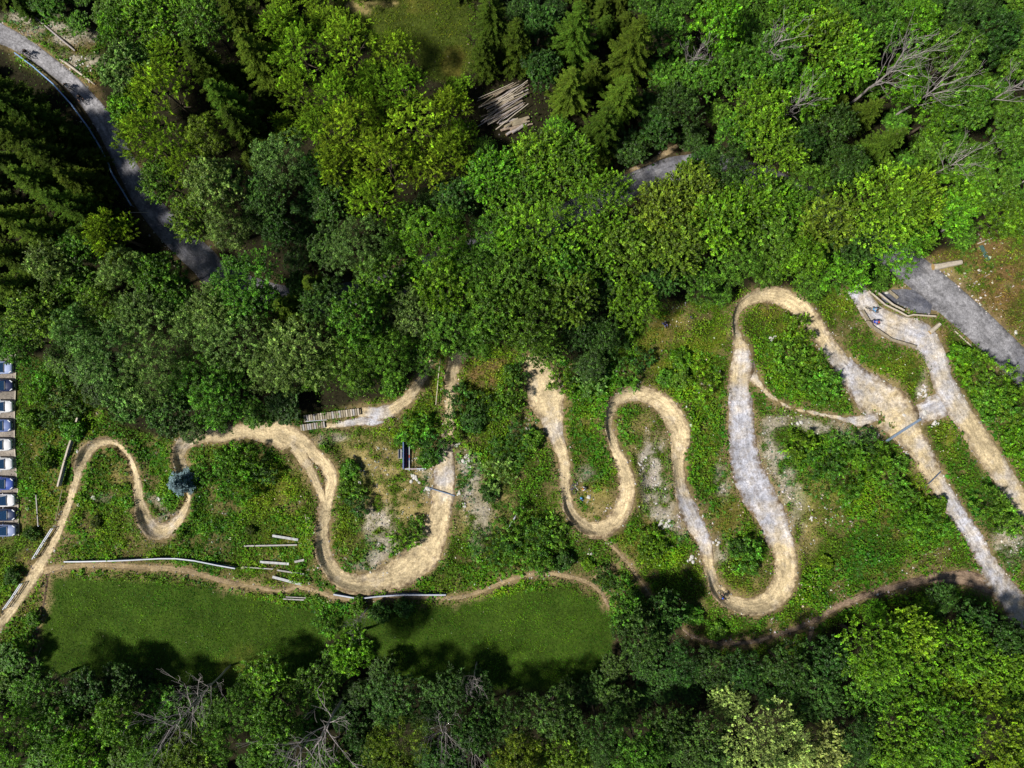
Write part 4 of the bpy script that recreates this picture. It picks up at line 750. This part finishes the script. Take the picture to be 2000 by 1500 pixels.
def person(pose, loc, rz, shirt, trousers, helmet, label, hair=False, cat='person', short=True, extra=None, tilt=0, group=None):
    r = empty('person', loc, rz); r.rotation_euler = (tilt, 0, rz); q = POSE[pose]; J = []; Ed = []
    def jt(p, rad, pr=None):
        J.append((Vector(p), rad)); i = len(J) - 1
        if pr is not None: Ed.append((pr, i))
        return i
    m = lambda p, s: (p[0], p[1] * s, p[2])
    h = jt(q['hip'], (.15, .12)); c = jt(q['chest'], (.16, .12), h); n_ = jt(q['neck'], .06, c); hd = Vector(q['head'])
    k = jt(tuple(hd * .6 + Vector(q['neck']) * .4), .07, n_); k2 = jt(tuple(hd + Vector((0, 0, .02))), .10, k); jt(tuple(hd + Vector((-.01, 0, .11))), .07, k2)
    jt(tuple(hd + Vector(q['ax']).normalized() * .115 + Vector((0, 0, -.01))), .016, k2)       # nose
    for s in (-1, 1):
        jt(tuple(hd + Vector((0, s * .09, 0))), .02, k2)                                          # ear
        a = jt(m(q['sh'], s), .07, c); e = jt(m(q['el'], s), .043, a); wv = Vector(m(q['ha'], s)); ev = Vector(m(q['el'], s)); d = (wv - ev).normalized()
        w_ = jt(tuple(wv - d * .08), .03, e); pm = jt(tuple(wv - d * .02), (.038, .02), w_)
        side = Vector((0, 0, 1)).cross(d).normalized()
        for f, (off, L) in enumerate(((-.030, .060), (-.010, .072), (.010, .068), (.030, .052))):
            b_ = jt(tuple(wv + side * off + d * .03), .010, pm); b2 = jt(tuple(wv + side * off + d * (.03 + L * .5) + Vector((0, 0, -.015))), .009, b_); jt(tuple(wv + side * off + d * (.03 + L * .75) + Vector((0, 0, -.045))), .008, b2)
        tb_ = jt(tuple(wv - side * s * .045), .011, pm); jt(tuple(wv - side * s * .06 + d * .04 + Vector((0, 0, -.02))), .009, tb_)
        K, A_, To = ('kn', 'an', 'toe') if s > 0 else ('kn2', 'an2', 'toe2')
        t = jt(m(q['th'], s), .09, h); kk = jt(m(q[K], s), .06, t); an = jt(m(q[A_], s), .038, kk); jt(m(q[To], s), .035, an)
    skin('body', J, Ed, M_skin, r)
    J2 = [(Vector(q['hip']) + Vector((.03, 0, .06)), (.175, .14)), (Vector(q['chest']), (.19, .145)), (Vector(q['chest']).lerp(Vector(q['neck']), .75), .09)]; E2 = [(0, 1), (1, 2)]
    for s in (-1, 1):
        J2.append((Vector(m(q['sh'], s)), .085)); E2.append((1, len(J2) - 1)); J2.append((Vector(m(q['el'], s)).lerp(Vector(m(q['sh'], s)), .05), .062)); E2.append((len(J2) - 2, len(J2) - 1))
    skin('shirt', J2, E2, shirt, r)
    J3 = [(Vector(q['hip']), (.17, .14))]; E3 = []
    for s in (-1, 1):
        K, A_ = ('kn', 'an') if s > 0 else ('kn2', 'an2')
        J3.append((Vector(m(q['th'], s)), .108)); E3.append((0, len(J3) - 1)); kv = Vector(m(q[K], s)); J3.append((kv, .078)); E3.append((len(J3) - 2, len(J3) - 1))
        if not short: J3.append((Vector(m(q[A_], s)).lerp(kv, .08), .055)); E3.append((len(J3) - 2, len(J3) - 1))
    skin('shorts' if short else 'trousers', J3, E3, trousers, r)
    for s in (-1, 1):
        A_, To = ('an', 'toe') if s > 0 else ('an2', 'toe2'); a = Vector(m(q[A_], s)); t = Vector(m(q[To], s)); mb = MB(); mb.tube([a - (t - a) * .25 + Vector((0, 0, -.04)), a + Vector((0, 0, -.03)), t, t + (t - a) * .25], [.045, .055, .05, .03], 8); mb.build('shoe', M_black, r, True)
    for s in (-1, 1):
        mb = MB(); f = Vector(q['ax']).normalized(); mb.ball(hd + f * .098 + Vector((0, s * .035, .015)), .013, 6, 4); mb.build('eye', M_black, r, True)
    mb = MB(); mb.ball(hd + Vector((-.01, 0, .035)), (.135, .115, .125), 12, 5, half=True); mb.ball(hd + Vector((-.03, 0, .03)), (.12, .117, .09), 12, 6)
    for s in (-1, 0, 1): mb.tube([hd + Vector((-.12, s * .05, .08)), hd + Vector((0, s * .055, .163 - abs(s) * .012)), hd + Vector((.12, s * .04, .085))], .012, 5)
    if hair: mb.build('hair', helmet, r, True)
    else:
        mb.build('helmet', helmet, r, True)
    if extra: extra(r)
    tag(r, label, cat, group); return r
M_bframe = flat('bike_frame_dark', (.03, .03, .05), .35); M_bblue = flat('bike_frame_blue', (.03, .05, .22), .35); M_bor = flat('bike_rim_orange', (.55, .16, .02), .4)
def make_bike(fm=None, rimm=None):
    fm = fm or M_bframe; r = empty('bicycle', (0, 0, 0))
    for x in (-.58, .60):
        w_ = MB(); w_.torus((x, 0, .36), .335, .032, n=26, m=6); o = w_.build('wheel', M_tyre, r, True)
        q = MB(); q.torus((x, 0, .36), .295, .014, n=26, m=5); q.tube([(x, -.045, .36), (x, .045, .36)], .03, 8)
        for a in range(8): q.tube([(x, 0, .36), (x + .29 * math.cos(a * .785), 0, .36 + .29 * math.sin(a * .785))], .004, 3)
        q.build('rim', rimm or M_rim, o)
    f = MB(); bb = (-.14, 0, .34); st = (-.30, 0, .78); ht = (.36, 0, .88); hb_ = (.41, 0, .72)
    f.tube([bb, st], .02, 7); f.tube([st, ht], .024, 7); f.tube([bb, hb_], .028, 7); f.tube([ht, hb_], .026, 7)
    for s in (-1, 1): f.tube([bb, (-.58, s * .06, .36)], .013, 6); f.tube([st, (-.58, s * .06, .36)], .011, 6)
    f.build('frame', fm, r, True)
    k = MB(); k.tube([(.40, 0, .74), (.44, 0, .60)], .03, 6)
    for s in (-1, 1): k.tube([(.43, s * .06, .66), (.60, s * .06, .36)], .02, 6)
    k.build('fork', M_black, r, True)
    h = MB(); h.tube([(.36, 0, .88), (.38, 0, 1.0)], .02, 6); h.tube([(.36, -.38, 1.03), (.42, -.15, 1.0), (.42, .15, 1.0), (.36, .38, 1.03)], .016, 6)
    ho = h.build('handlebar', M_black, r, True)
    for s in (-1, 1): g = MB(); g.tube([(.36, s * .38, 1.03), (.385, s * .27, 1.018)], .021, 7); g.build('grip', M_tyre, ho, True)
    sd_ = MB(); sd_.tube([(-.30, 0, .78), (-.33, 0, .9)], .014, 6); sd_.ball((-.33, 0, .92), (.14, .065, .03), 10, 5); sd_.build('saddle', M_black, r, True)
    c = MB(); c.tube([(-.14, -.06, .34), (-.14, .06, .34)], .09, 12); c.tube([(-.14, .08, .34), (-.02, .1, .25)], .012, 5); c.tube([(-.14, -.08, .34), (-.26, -.1, .43)], .012, 5)
    c.box((-.02, .14, .25), (.09, .09, .02)); c.box((-.26, -.14, .43), (.09, .09, .02)); c.build('crank', M_steel, r)
    return r
b_dark = make_bike(); b_or = make_bike(M_bframe, M_bor); b_blue = make_bike(M_bblue)
used_b = {'d': False, 'o': False, 'b': False}
def bike(k, px, py, head, lab, tilt=0, lie=False):
    src = {'d': b_dark, 'o': b_or, 'b': b_blue}[k]; r = copy_tree(src) if used_b[k] else src; used_b[k] = True
    p = GG(px, py, .07); r.location = p; r.rotation_euler = (R(tilt), 0, R(head))
    if lie: r.rotation_euler = (R(84), 0, R(head)); r.location = p + Vector((0, 0, .12))
    tag(r, lab, 'bicycle', 'mountain bikes'); return r
def rider(k, px, py, head, blab, plab, shirt, trousers, helmet, tilt=0, **kw):
    b = bike(k, px, py, head, blab, tilt); return person('ride', b.location + Vector((0, 0, 0)), R(head), shirt, trousers, helmet, plab, tilt=R(tilt), group='mountain bikers', **kw)
blk = flat('black_cloth', (.02, .02, .025)); nvy = flat('navy_cloth', (.015, .02, .06)); wht = flat('white_cloth', (.62, .64, .68)); lbl = flat('light_blue_cloth', (.10, .28, .50)); roy = flat('royal_blue_cloth', (.04, .08, .45))
hbk = flat('black_helmet', (.015, .013, .018), .35); hrd = flat('red_helmet', (.55, .03, .03), .35); hbl = flat('blue_helmet', (.05, .12, .62), .35); hor = flat('orange_helmet', (.65, .30, .04), .4); hyl = flat('yellow_helmet', (.72, .55, .02), .4); grn = flat('grey_shorts', (.25, .24, .22))
rider('d', 58, 107, -42, 'mountain bike of the upper left rider nearest the corner', 'mountain biker in dark clothes nearest the top left corner', blk, blk, hbk, short=False)
rider('d', 137, 172, -38, 'mountain bike ridden by the white-shorted cyclist on the shaded road', 'middle of three mountain bikers on the upper left road, with white shorts', blk, wht, hbk)
rider('d', 163, 195, -55, 'mountain bike of the last rider beside the guard rail', 'lowest of three mountain bikers on the upper left road, in black', blk, blk, hbk)
rider('d', 1700, 606, -25, 'dark mountain bike under the rider in light blue', 'mountain biker in light blue top and black helmet at the ramp entrance', lbl, grn, hbk)
rider('o', 1702, 630, -18, 'mountain bike with orange rims on the gravel landing', 'mountain biker in blue and white top with red helmet', roy, nvy, hrd)
rider('d', 1410, 1162, 138, 'mountain bike on the lowest trail bend', 'mountain biker in dark clothes and blue helmet on the lowest bend', blk, blk, hbl, tilt=-8, short=False)
bike('b', 1127, 953, -100, 'mountain bike lying flat on the grass inside the small bend', lie=True)
p = GG(1141, 953); person('crouch', p, R(180), wht, grn, hor, 'person with orange cap crouching beside the lying bicycle', group=None)
p = GG(1297, 631); person('sit', p, R(-60), nvy, roy, M_hair, 'person in dark blue sitting on the grass slope under the forest edge', hair=True, short=False)
def pack(px, py, col, lab, rz=0):
    p = GG(px, py, .05); r = empty('backpack', p, rz); m = MB(); m.ball((0, 0, .14), (.30, .19, .16), 12, 8); m.build('bag', col, r, True)
    m = MB(); m.ball((.05, 0, .24), (.16, .12, .08), 10, 6); m.build('pocket', M_black, r, True)
    for s in (-1, 1): m = MB(); m.tube([(-.25, s * .08, .18), (-.1, s * .14, .31), (.12, s * .13, .31), (.25, s * .08, .16)], .018, 5); m.build('strap', M_black, r, True)
    tag(r, lab, 'backpack')
pack(1136, 974, flat('sky_blue_cloth', (.10, .35, .75)), 'bright blue backpack lying below the flat bicycle', R(-50))
pack(1351, 620, flat('dark_violet_cloth', (.03, .02, .07)), 'black and purple backpack left in the weeds', R(-30))
p = GG(1299, 617, .05); r = empty('bike_helmet', p, .5); m = MB(); m.ball((0, 0, .02), (.19, .15, .17), 14, 6, half=True); m.build('shell', hyl, r, True); m = MB(); m.ball((.17, 0, .06), (.08, .09, .03), 8, 5); m.build('visor', M_black, r, True); tag(r, 'yellow full helmet lying beside the sitting person', 'helmet')
p = GG(1819, 648, .05); r = empty('plastic_bag', p, .5); m = MB(); m.ball((0, 0, .12), (.26, .2, .14), 9, 6); m.build('bag', flat('blue_plastic', (.10, .25, .75)), r, True); m = MB(); m.ball((-.12, -.08, .18), (.12, .12, .08), 7, 5); m.build('knot', wht, r, True); tag(r, 'small blue and white bundle in the grass right of the gravel landing', 'bag')

# ---------------------------------------------------------------- plank ramps
def plank_ramp(x0, y0, x1, y1, wd, n, h0, h1, lab):
    a = GG(x0, y0, h0); b = GG(x1, y1, h1); r = empty('plank_ramp', a); d = b - a; L = d.length; sd_ = Vector((-d.y, d.x, 0)).normalized() * wd / 2
    for s in (-1, 1): m = MB(); m.beam(sd_ * s * .75 + Vector((0, 0, -.12)), d + sd_ * s * .75 + Vector((0, 0, -.12)), .12, .16); m.build('beam', M_bark, r)
    for i in range(n):
        c = d * ((i + .5) / n); m = MB(); j = Vector((0, 0, random.uniform(-.01, .01))); k = random.uniform(.94, 1.06); m.beam(c - sd_ * k + j, c + sd_ * k + j, L / n * random.uniform(.66, .82), .05)
        m.build('plank', random.choice([M_planks, M_planks, M_pale, M_plank2]), r)
    for i in range(4):
        for s in (-1, 1): c = d * (.04 + .3 * i) + sd_ * s * .75; m = MB(); m.tube([c + Vector((0, 0, -.2)), c + Vector((0, 0, -1.3))], .06, 6); m.build('post', M_bark, r)
    tag(r, lab, 'wooden ramp', 'plank ramps on the trail'); return r
M_plank2 = simple('grey_plank', (.36, .34, .33), .8, var=.3, scale=3)
plank_ramp(593, 818, 702, 804, .98, 24, .75, .5, 'longer wooden plank ramp at the forest edge')
plank_ramp(586, 836, 635, 829, .85, 11, .45, .25, 'shorter wooden plank ramp just below the longer one')
p0 = GG(597, 823, .9); mb = MB(); mb.beam(p0, GG(638, 820, .9), .07, .09); mb.beam(p0, p0 + Vector((0, 0, -.9)), .06, .06); tag(mb.build('handrail', M_white), 'white rail along the lower edge of the longer plank ramp', 'rail')

# ---------------------------------------------------------------- rails, fences, barriers
def rail_fence(name, pts, h, mat, lab, cat, wd=.1, ht=.12, step=1.8, rails=1, post=.05, group=None, panel=None, pmat=None, gap=.35):
    W = [GG(*p[:2], 0) for p in pts]; r = empty(name, W[0]); O = W[0]; m = MB()
    for k in range(rails):
        for a, b in zip(W[:-1], W[1:]):
            n = max(1, int((b - a).length / 2.0))
            for i in range(n):
                p = a.lerp(b, i / n); q = a.lerp(b, (i + 1) / n); zp = gh(p.x, p.y) + h - k * gap; zq = gh(q.x, q.y) + h - k * gap
                m.beam(Vector((p.x, p.y, zp)) - O, Vector((q.x, q.y, zq)) - O, wd, ht)
    m.build('rail', mat, r)
    for a, b in zip(W[:-1], W[1:]):
        n = max(1, int((b - a).length / step))
        for i in range(n + 1):
            if i == n and b is not W[-1]: continue
            p = a.lerp(b, i / n); z = gh(p.x, p.y); q = MB(); q.tube([Vector((p.x, p.y, z - .2)) - O, Vector((p.x, p.y, z + h - .02)) - O], post, 6); q.build('post', M_planks if mat in (M_planks, M_pale) else M_steel, r)
    if panel:
        for a, b in zip(W[:-1], W[1:]):
            n = max(1, int((b - a).length / 2.4))
            for i in range(n):
                p = a.lerp(b, (i + .01) / n); q = a.lerp(b, (i + .99) / n); zp, zq = gh(p.x, p.y), gh(q.x, q.y); s = MB(); th = Vector((0, 0, 1)).cross(q - p).normalized() * .02
                A_ = Vector((p.x, p.y, zp + h - .08)) - O; B_ = Vector((q.x, q.y, zq + h - .08)) - O; dn = Vector((0, 0, -panel)) + Vector((0, 0, 1)).cross(q - p).normalized() * -.25 * 0
                s.add([A_ - th, B_ - th, B_ - th + dn, A_ - th + dn, A_ + th, B_ + th, B_ + th + dn, A_ + th + dn], [(0, 1, 2, 3), (7, 6, 5, 4), (0, 4, 5, 1), (3, 2, 6, 7), (1, 5, 6, 2), (0, 3, 7, 4)])
                pm = pmat if not isinstance(pmat, list) else pmat[i % len(pmat)]; s.build('banner', pm, r)
    tag(r, lab, cat, group); return r
rail_fence('banner_fence', [(133, 1094), (200, 1093), (260, 1091), (318, 1088), (350, 1088), (385, 1092), (430, 1101), (464, 1107)], .95, M_white, 'long white and blue banner fence above the left meadow path', 'fence', wd=.16, ht=.08, panel=.8, pmat=[M_bluew, M_white, M_bluew], group='banner fences')
rail_fence('banner_fence', [(655, 1157), (690, 1163), (706, 1165), (740, 1161), (790, 1158), (872, 1158)], 1.0, M_white, 'white and blue banner fence under the wide tan bend', 'fence', wd=.18, ht=.08, panel=.85, pmat=[M_bluew, M_bluew, M_white], group='banner fences')
rail_fence('guard_rail', [(36, 108), (72, 135), (110, 168), (145, 207), (178, 252), (200, 288), (216, 320), (226, 345), (243, 372), (262, 404)], .75, simple('blue_rail', (.22, .36, .62), .4, metal=.3), 'long blue guard rail along the lower side of the upper left road', 'guard rail', wd=.14, ht=.22, step=3)
rail_fence('guard_rail', [(124, 186), (140, 203), (158, 228)], .3, M_pale, 'thin pale beam lying beside the blue guard rail', 'beam', wd=.12, ht=.1, step=5)
rail_fence('timber_fence', [(1690, 570), (1722, 597), (1747, 609), (1765, 619), (1776, 616), (1820, 619)], 1.0, M_pale, 'pale double timber railing on the upper side of the gravel landing', 'fence', wd=.20, ht=.1, rails=1)
rail_fence('timber_fence', [(1700, 569), (1735, 597), (1757, 608)], 1.25, M_pale, 'inner parallel timber rail under the leaves at the gravel landing', 'fence', wd=.22, ht=.1)
rail_fence('timber_fence', [(1681, 607), (1700, 638), (1738, 664), (1786, 678)], .5, M_planks, 'low plank kerb wall on the lower side of the gravel landing', 'low wall', wd=.34, ht=.14)
rail_fence('timber_bench', [(1733, 569), (1750, 583)], .45, M_planks, 'weathered bench between the landing and the asphalt spur', 'bench', wd=.42, ht=.08)
rail_fence('bench', [(1912, 481), (1926, 510)], .45, simple('green_metal', (.06, .12, .10), .5), 'dark green metal bench in the brown clearing', 'bench', wd=.5, ht=.06)
rail_fence('beam', [(1863, 647), (1896, 677)], .25, M_pale, 'thin pale plank lying below the right road', 'plank', wd=.14, ht=.1, step=6)
rail_fence('timber_fence', [(108, 1030), (90, 1058), (71, 1089)], .9, M_white, 'upper grey double rail fence left of the first trail', 'fence', wd=.10, ht=.08, rails=2, gap=.45)
rail_fence('timber_fence', [(48, 1137), (14, 1187)], .9, M_white, 'lower grey double rail fence left of the first trail', 'fence', wd=.10, ht=.08, rails=2, gap=.45)
rail_fence('timber_wall', [(160, 815), (143, 872), (122, 948)], 1.1, M_pale, 'long straight pale wall left of the leftmost hairpin', 'fence', wd=.22, ht=.12, panel=.8, pmat=simple('grey_panel', (.30, .33, .42), .5))
rail_fence('wooden_pole', [(75, 966), (79, 1026)], .5, M_plank2, 'single grey pole standing by the parking lot path', 'pole', wd=.12, ht=.12, step=5)
rail_fence('wooden_pole', [(861, 700), (852, 790)], .6, M_pale, 'thin pale pole beside the shaded straight trail', 'pole', wd=.09, ht=.08, step=6)
rail_fence('wooden_pole', [(125, 955), (112, 1015)], .4, M_planks, 'thin straw coloured pole along the first trail', 'pole', wd=.06, ht=.06, step=3)
rail_fence('metal_pole', [(1010, 1001), (990, 1033)], .7, M_white, 'white metal pole lying in the dark shrubs', 'pole', wd=.13, ht=.1, step=2.5)
rail_fence('water_bar', [(1729, 862), (1797, 818)], .16, M_steel, 'blue grey steel beam lying across the trail junction', 'beam', wd=.32, ht=.2, step=9)
rail_fence('water_bar', [(1806, 951), (1836, 921)], .12, M_dsteel, 'thin steel drain bar across the lower right trail', 'beam', wd=.14, ht=.12, step=9)
rail_fence('water_bar', [(836, 952), (888, 968)], .14, M_dsteel, 'dark steel drain bar across the grey straight trail', 'beam', wd=.13, ht=.12, step=9)
rail_fence('wooden_beam', [(597, 1004), (601, 1028)], .3, M_pale, 'short tan stick left of the tall tan bend', 'stick', wd=.07, ht=.06, step=3)
M_seat = simple('grey_white_plank', (.40, .41, .42), .7, var=.4, scale=2)
for i, (x0, y0, x1, y1, wd_, lab) in enumerate([(534, 1045, 584, 1053, .34, 'topmost grey plank seat in the slope group'), (479, 1065, 582, 1063, .2, 'longest thin plank in the slope group'), (510, 1096, 566, 1100, .32, 'plank seat in the middle of the slope group'), (577, 1096, 596, 1092, .3, 'shortest plank, right end of the middle seat'),
        (480, 1106, 535, 1110, .14, 'thin broken rail left of the lower plank'), (543, 1112, 596, 1120, .2, 'thin plank just above the lowest white seat'), (534, 1125, 591, 1140, .36, 'lowest whitest plank seat of the slope group'), (553, 1168, 596, 1170, .16, 'front rail of the small frame below the footpath'), (560, 1164, 599, 1166, .12, 'rear rail of the small frame below the footpath')]):
    a = GG(x0, y0, 0); b = GG(x1, y1, 0); r = empty('slope_bench', a); m = MB(); up = Vector((0, 0, .42)); m.beam(up, b - a + up, wd_, .07); m.build('seat', M_seat if i in (6, 2, 0) else M_plank2, r)
    for f in (.06, .5, .94): q = (b - a) * f; m = MB(); m.tube([q + Vector((0, 0, -.1)), q + Vector((0, 0, .38))], .07, 6); m.build('leg', M_bark, r)
    tag(r, lab, 'plank seat', 'plank seats on the slope')
for i, (px, py) in enumerate([(164, 1123), (196, 1125), (228, 1125), (261, 1127), (300, 1131), (338, 1133)]):
    p = GG(px, py); m = MB(); m.tube([(0, 0, -.2), (.03, .02, .9), (.04, .02, 1.0)], [.07, .06, .03], 7); o = m.build('fence_post', M_planks, smooth=True); o.location = p; tag(o, 'short wooden post at the upper edge of the left meadow', 'post', 'meadow fence posts')
# L-shaped dark blue barrier
O = GG(790, 912); r = empty('start_barrier', O)
def seg(nm, a, b, w_, h_, z, mat): m = MB(); A_ = GG(*a, 0) - O; B_ = GG(*b, 0) - O; A_.z = B_.z = z; m.beam(A_, B_, w_, h_); return m.build(nm, mat, r)
seg('back_panel', (790.5, 862), (790.5, 914), .12, 1.5, .75, simple('blue_panel', (.10, .16, .36), .5)); seg('bench_top', (794.5, 873), (794.5, 913), .44, .08, .5, M_navy); seg('red_stripe', (794.5, 876), (794.5, 913), .10, .03, .56, M_red)
seg('top_rail', (801, 871), (801, 918), .10, .08, .9, M_white); seg('colour_band', (801, 887), (801, 893), .11, .1, .9, M_red); seg('blue_band', (801, 893), (801, 898), .11, .1, .9, M_bluew); seg('end_rail', (793, 914.5), (833, 914.5), .14, .1, .9, M_white); seg('end_stripe', (801, 914.6), (815, 914.6), .05, .12, .91, M_red)
for a in ((801, 872), (801, 914), (832, 914.5), (790.5, 863), (815, 914.5)): q = GG(*a) - O; m = MB(); m.tube([(q.x, q.y, -.1), (q.x, q.y, .9)], .04, 6); m.build('post', M_steel, r)
tag(r, 'L shaped dark blue barrier with red stripe beside the grey straight trail', 'barrier')
p = GG(782.5, 886); r = empty('bench', p); m = MB(); m.box((0, 0, .45), (.42, 1.3, .06)); m.build('seat', M_plank2, r); m = MB(); m.box((-.22, 0, .68), (.05, 1.3, .3)); m.build('backrest', M_pale, r)
for s in (-1, 1): m = MB(); m.box((0, s * .5, .2), (.36, .07, .45)); m.build('leg', M_bark, r)
tag(r, 'small grey bench left of the dark blue barrier', 'bench')
p = GG(942, 814); r = empty('wooden_crate', p, .1)
for i in range(5): m = MB(); m.box((-.36 + .18 * i, 0, .95), (.12, .85, .05)); m.build('slat', M_pale, r)
for sx in (-1, 1):
    for sy in (-1, 1): m = MB(); m.box((sx * .38, sy * .36, .45), (.09, .09, .95)); m.build('leg', M_planks, r)
tag(r, 'small slatted wooden table standing inside the dark bushes', 'table')

# ---------------------------------------------------------------- log pile, logs, rocks
def log(p, ang, L, rad, tilt=0):
    m = MB(); n = 5; pts = [(-L / 2 + L * i / n, random.uniform(-.03, .03), random.uniform(-.02, .02)) for i in range(n + 1)]; m.tube(pts, [rad * (1.1 - .3 * i / n) for i in range(n + 1)], 8, capmi=1)
    o = m.build('log', [random.choice([M_logbark, M_logbark, M_pale, M_deadwood, M_planks]), M_cut], smooth=False); o.location = p; o.rotation_euler = (0, tilt, ang); return o
LG = []
for i in range(78):
    t = i / 77; k = random.random()
    if i < 42: cx, cy = 986 + random.uniform(-20, 20), 172 + 56 * (i / 41) + random.uniform(-3, 3); L = random.uniform(3.8, 6.0); rad = random.uniform(.045, .085); a = R(30 + random.uniform(-9, 9)); z = .75 + random.uniform(-.1, .3)
    elif i < 64: cx, cy = 992 + random.uniform(-14, 14), 184 + 44 * random.random(); L = random.uniform(3.5, 5.5); rad = random.uniform(.07, .13); a = R(28 + random.uniform(-6, 6)); z = .35 + random.uniform(-.1, .2)
    else: cx, cy = 1002 + random.uniform(-22, 22), 232 + 24 * random.random(); L = random.uniform(1.6, 3.0); rad = random.uniform(.13, .22); a = R(24 + random.uniform(-12, 12)); z = .3 + random.uniform(0, .2)
    o = log(GG(cx, cy, z), a, L, rad, R(random.uniform(-4, 4))); thin = rad < .12
    tag(o, ('thin debarked pole lying slanted on top of the log pile' if i < 42 else 'thicker mossy log inside the slanted log pile' if i < 64 else 'short thick log at the lower end of the log pile'), 'log', 'thin poles of the log pile' if i < 42 else 'thick logs of the log pile' if i < 64 else 'short logs of the log pile')
for px, py, a, L, rad, lab in [(1850, 517, 10, 4.0, .42, 'big pale bleached log above the right road'), (1826, 641, 40, 1.9, .30, 'pale stump log between landing and right road'), (1925, 470, 20, 2.5, .08, 'thin stick in the brown clearing'), (1927, 538, 25, .9, .07, 'short pale stick in the middle of the brown clearing'), (1950, 579, 20, 1.0, .06, 'short stick right of the middle of the brown clearing'), (1992, 627, 18, 1.0, .06, 'short stick at the right edge of the brown clearing'),
                               (285, 415, 0, 6.5, .05, 'thin pale branch lying across the shaded road'), (550, 430, -38, 7, .07, 'bare fallen branch in the dark forest hollow'), (82, 45, -40, 12, .14, 'long bare fallen trunk above the upper left road'), (60, 22, -38, 9, .12, 'weathered trunk in the very top left corner'), (152, 140, -36, 6, .16, 'broken pale trunk beside the upper left verge'), (240, 30, -60, 3, .06, 'thin dry stem among the upper left trees'), (77, 1273, 70, 1.3, .04, 'short pale stick beside the dark ditch path'), (1755, 700, 30, .9, .05, 'tiny stick on the grassy triangle')]:
    o = log(GG(px, py, rad), R(a), L, rad); o.data.materials[0] = M_pale if rad < .1 or 'pale' in lab else M_deadwood; tag(o, lab, 'log' if rad > .1 else 'stick')
RM = []
for k in range(6):
    m = MB(); m.ball((0, 0, 0), (1, .8, .6), 8, 6); r_ = random.Random(k)
    ks = [Vector((r_.uniform(-1, 1), r_.uniform(-1, 1), r_.uniform(-1, 1))).normalized() for _ in range(7)]
    m.v = [tuple(Vector(v) * (1 - .28 * max(0, max(Vector(v).normalized().dot(q) for q in ks) - .6) + .12 * mnoise.noise(Vector(v) * 1.5 + Vector((k * 3, 0, 0))))) for v in m.v]; RM.append(m.mesh('rock', M_rock))
def rock(px, py, rad, lab, grp, dz=0):
    o = link(bpy.data.objects.new('rock', random.choice(RM))); p = GG(px, py, rad * .25 + dz); o.location = p; o.scale = (rad, rad * random.uniform(.7, 1), rad * random.uniform(.7, 1)); o.rotation_euler = (random.uniform(-.3, .3), random.uniform(-.3, .3), random.uniform(0, 6.3)); tag(o, lab, 'rock', grp)
PILES = [(1297, 1028, 14, 11, 34, 'white rock heaped in the round stone pile beside the right trail'), (1352, 1092, 9, 6, 12, 'white rock in the small cluster left of the narrow trail'), (811, 936, 8, 7, 16, 'pale rock in the little heap left of the grey straight trail'), (912, 905, 8, 16, 26, 'pale rock in the rubble strip right of the grey straight trail'), (892, 870, 5, 8, 8, 'pale rock at the top of the rubble strip'), (896, 965, 6, 4, 8, 'pale rock edging the drain bar, right side'), (830, 955, 10, 4, 8, 'pale rock edging the drain bar, left side'), (905, 980, 4, 10, 8, 'pale rock in the curved line below the drain bar'),
         (1556, 826, 9, 5, 9, 'white rock on the bank above the yellow-green bush'), (1827, 829, 6, 5, 14, 'white rock in the cluster right of the steel beam'), (1806, 808, 7, 7, 14, 'grey rock at the upper end of the steel beam'), (1515, 660, 10, 7, 9, 'white rock inside the big oval island'), (183, 973, 6, 4, 9, 'white rock in the small heap inside the leftmost hairpin'), (313, 975, 8, 5, 10, 'pale rock inside the second bend'), (1585, 1012, 8, 4, 8, 'white rock on the stony slope'), (1400, 1060, 8, 6, 8, 'pale rock between the two lower trail arms'), (701, 943, 4, 4, 4, 'white rock beside the bush column'), (1150, 970, 6, 4, 4, 'pale rock in the small bend'), (1035, 838, 6, 5, 6, 'white rock left of the tan mound'), (1150, 1083, 5, 3, 4, 'pale rock above the lone lime shrub'), (1262, 905, 24, 40, 40, 'scattered pale rock inside the rubble island'), (1800, 765, 8, 22, 14, 'grey rock at the left edge of the gravel track'), (1980, 1075, 16, 25, 22, 'pale rock on the slope at the far right'), (1285, 965, 20, 30, 22, 'pale rock in the lower rubble island'), (150, 125, 28, 16, 40, 'white rock in the scree above the upper left road'), (80, 40, 50, 14, 14, 'pale rock on the bank in the top left corner'), (1900, 560, 40, 30, 18, 'pale rock on the brown clearing slope'), (735, 1120, 30, 6, 12, 'pale stone on the inner edge of the wide tan bend')]
for cx, cy, rx, ry, n, lab in PILES:
    for i in range(max(3, int(n * .62))):
        u, v = np.clip(rng.normal(size=2), -1.8, 1.8) * .55; small = rx > 15
        rock(cx + u * rx, cy + v * ry, rng.uniform(.08, .22) if small else rng.uniform(.14, .38), lab, lab.replace('rock', 'rocks', 1).split(' in ')[0] + f' near {LM[near_lm(cx, cy)][0]}')
for px, py, rad, lab in [(151, 882, .3, 'white stone beside the long pale wall'), (107, 1076, .25, 'lone white stone right of the first trail'), (154, 987, .25, 'lone pinkish stone on the right side of the first trail'), (100, 1098, .2, 'white stone just above the path fork'), (1766, 811, .35, 'lone white stone on the trail junction'), (1714, 1161, .25, 'white stone on the brown footpath'), (1658, 982, .3, 'white stone between shrubs on the stony slope'), (662, 970, .3, 'white stone right of the tall tan bend'), (740, 1003, .2, 'tiny white stone on the dry slope'), (1913, 528, .3, 'white stone in the brown clearing'), (1984, 650, .4, 'pale stump by the far right road edge'), (1732, 572, .35, 'grey stump beside the spur bench')]:
    rock(px, py, rad, lab, None)
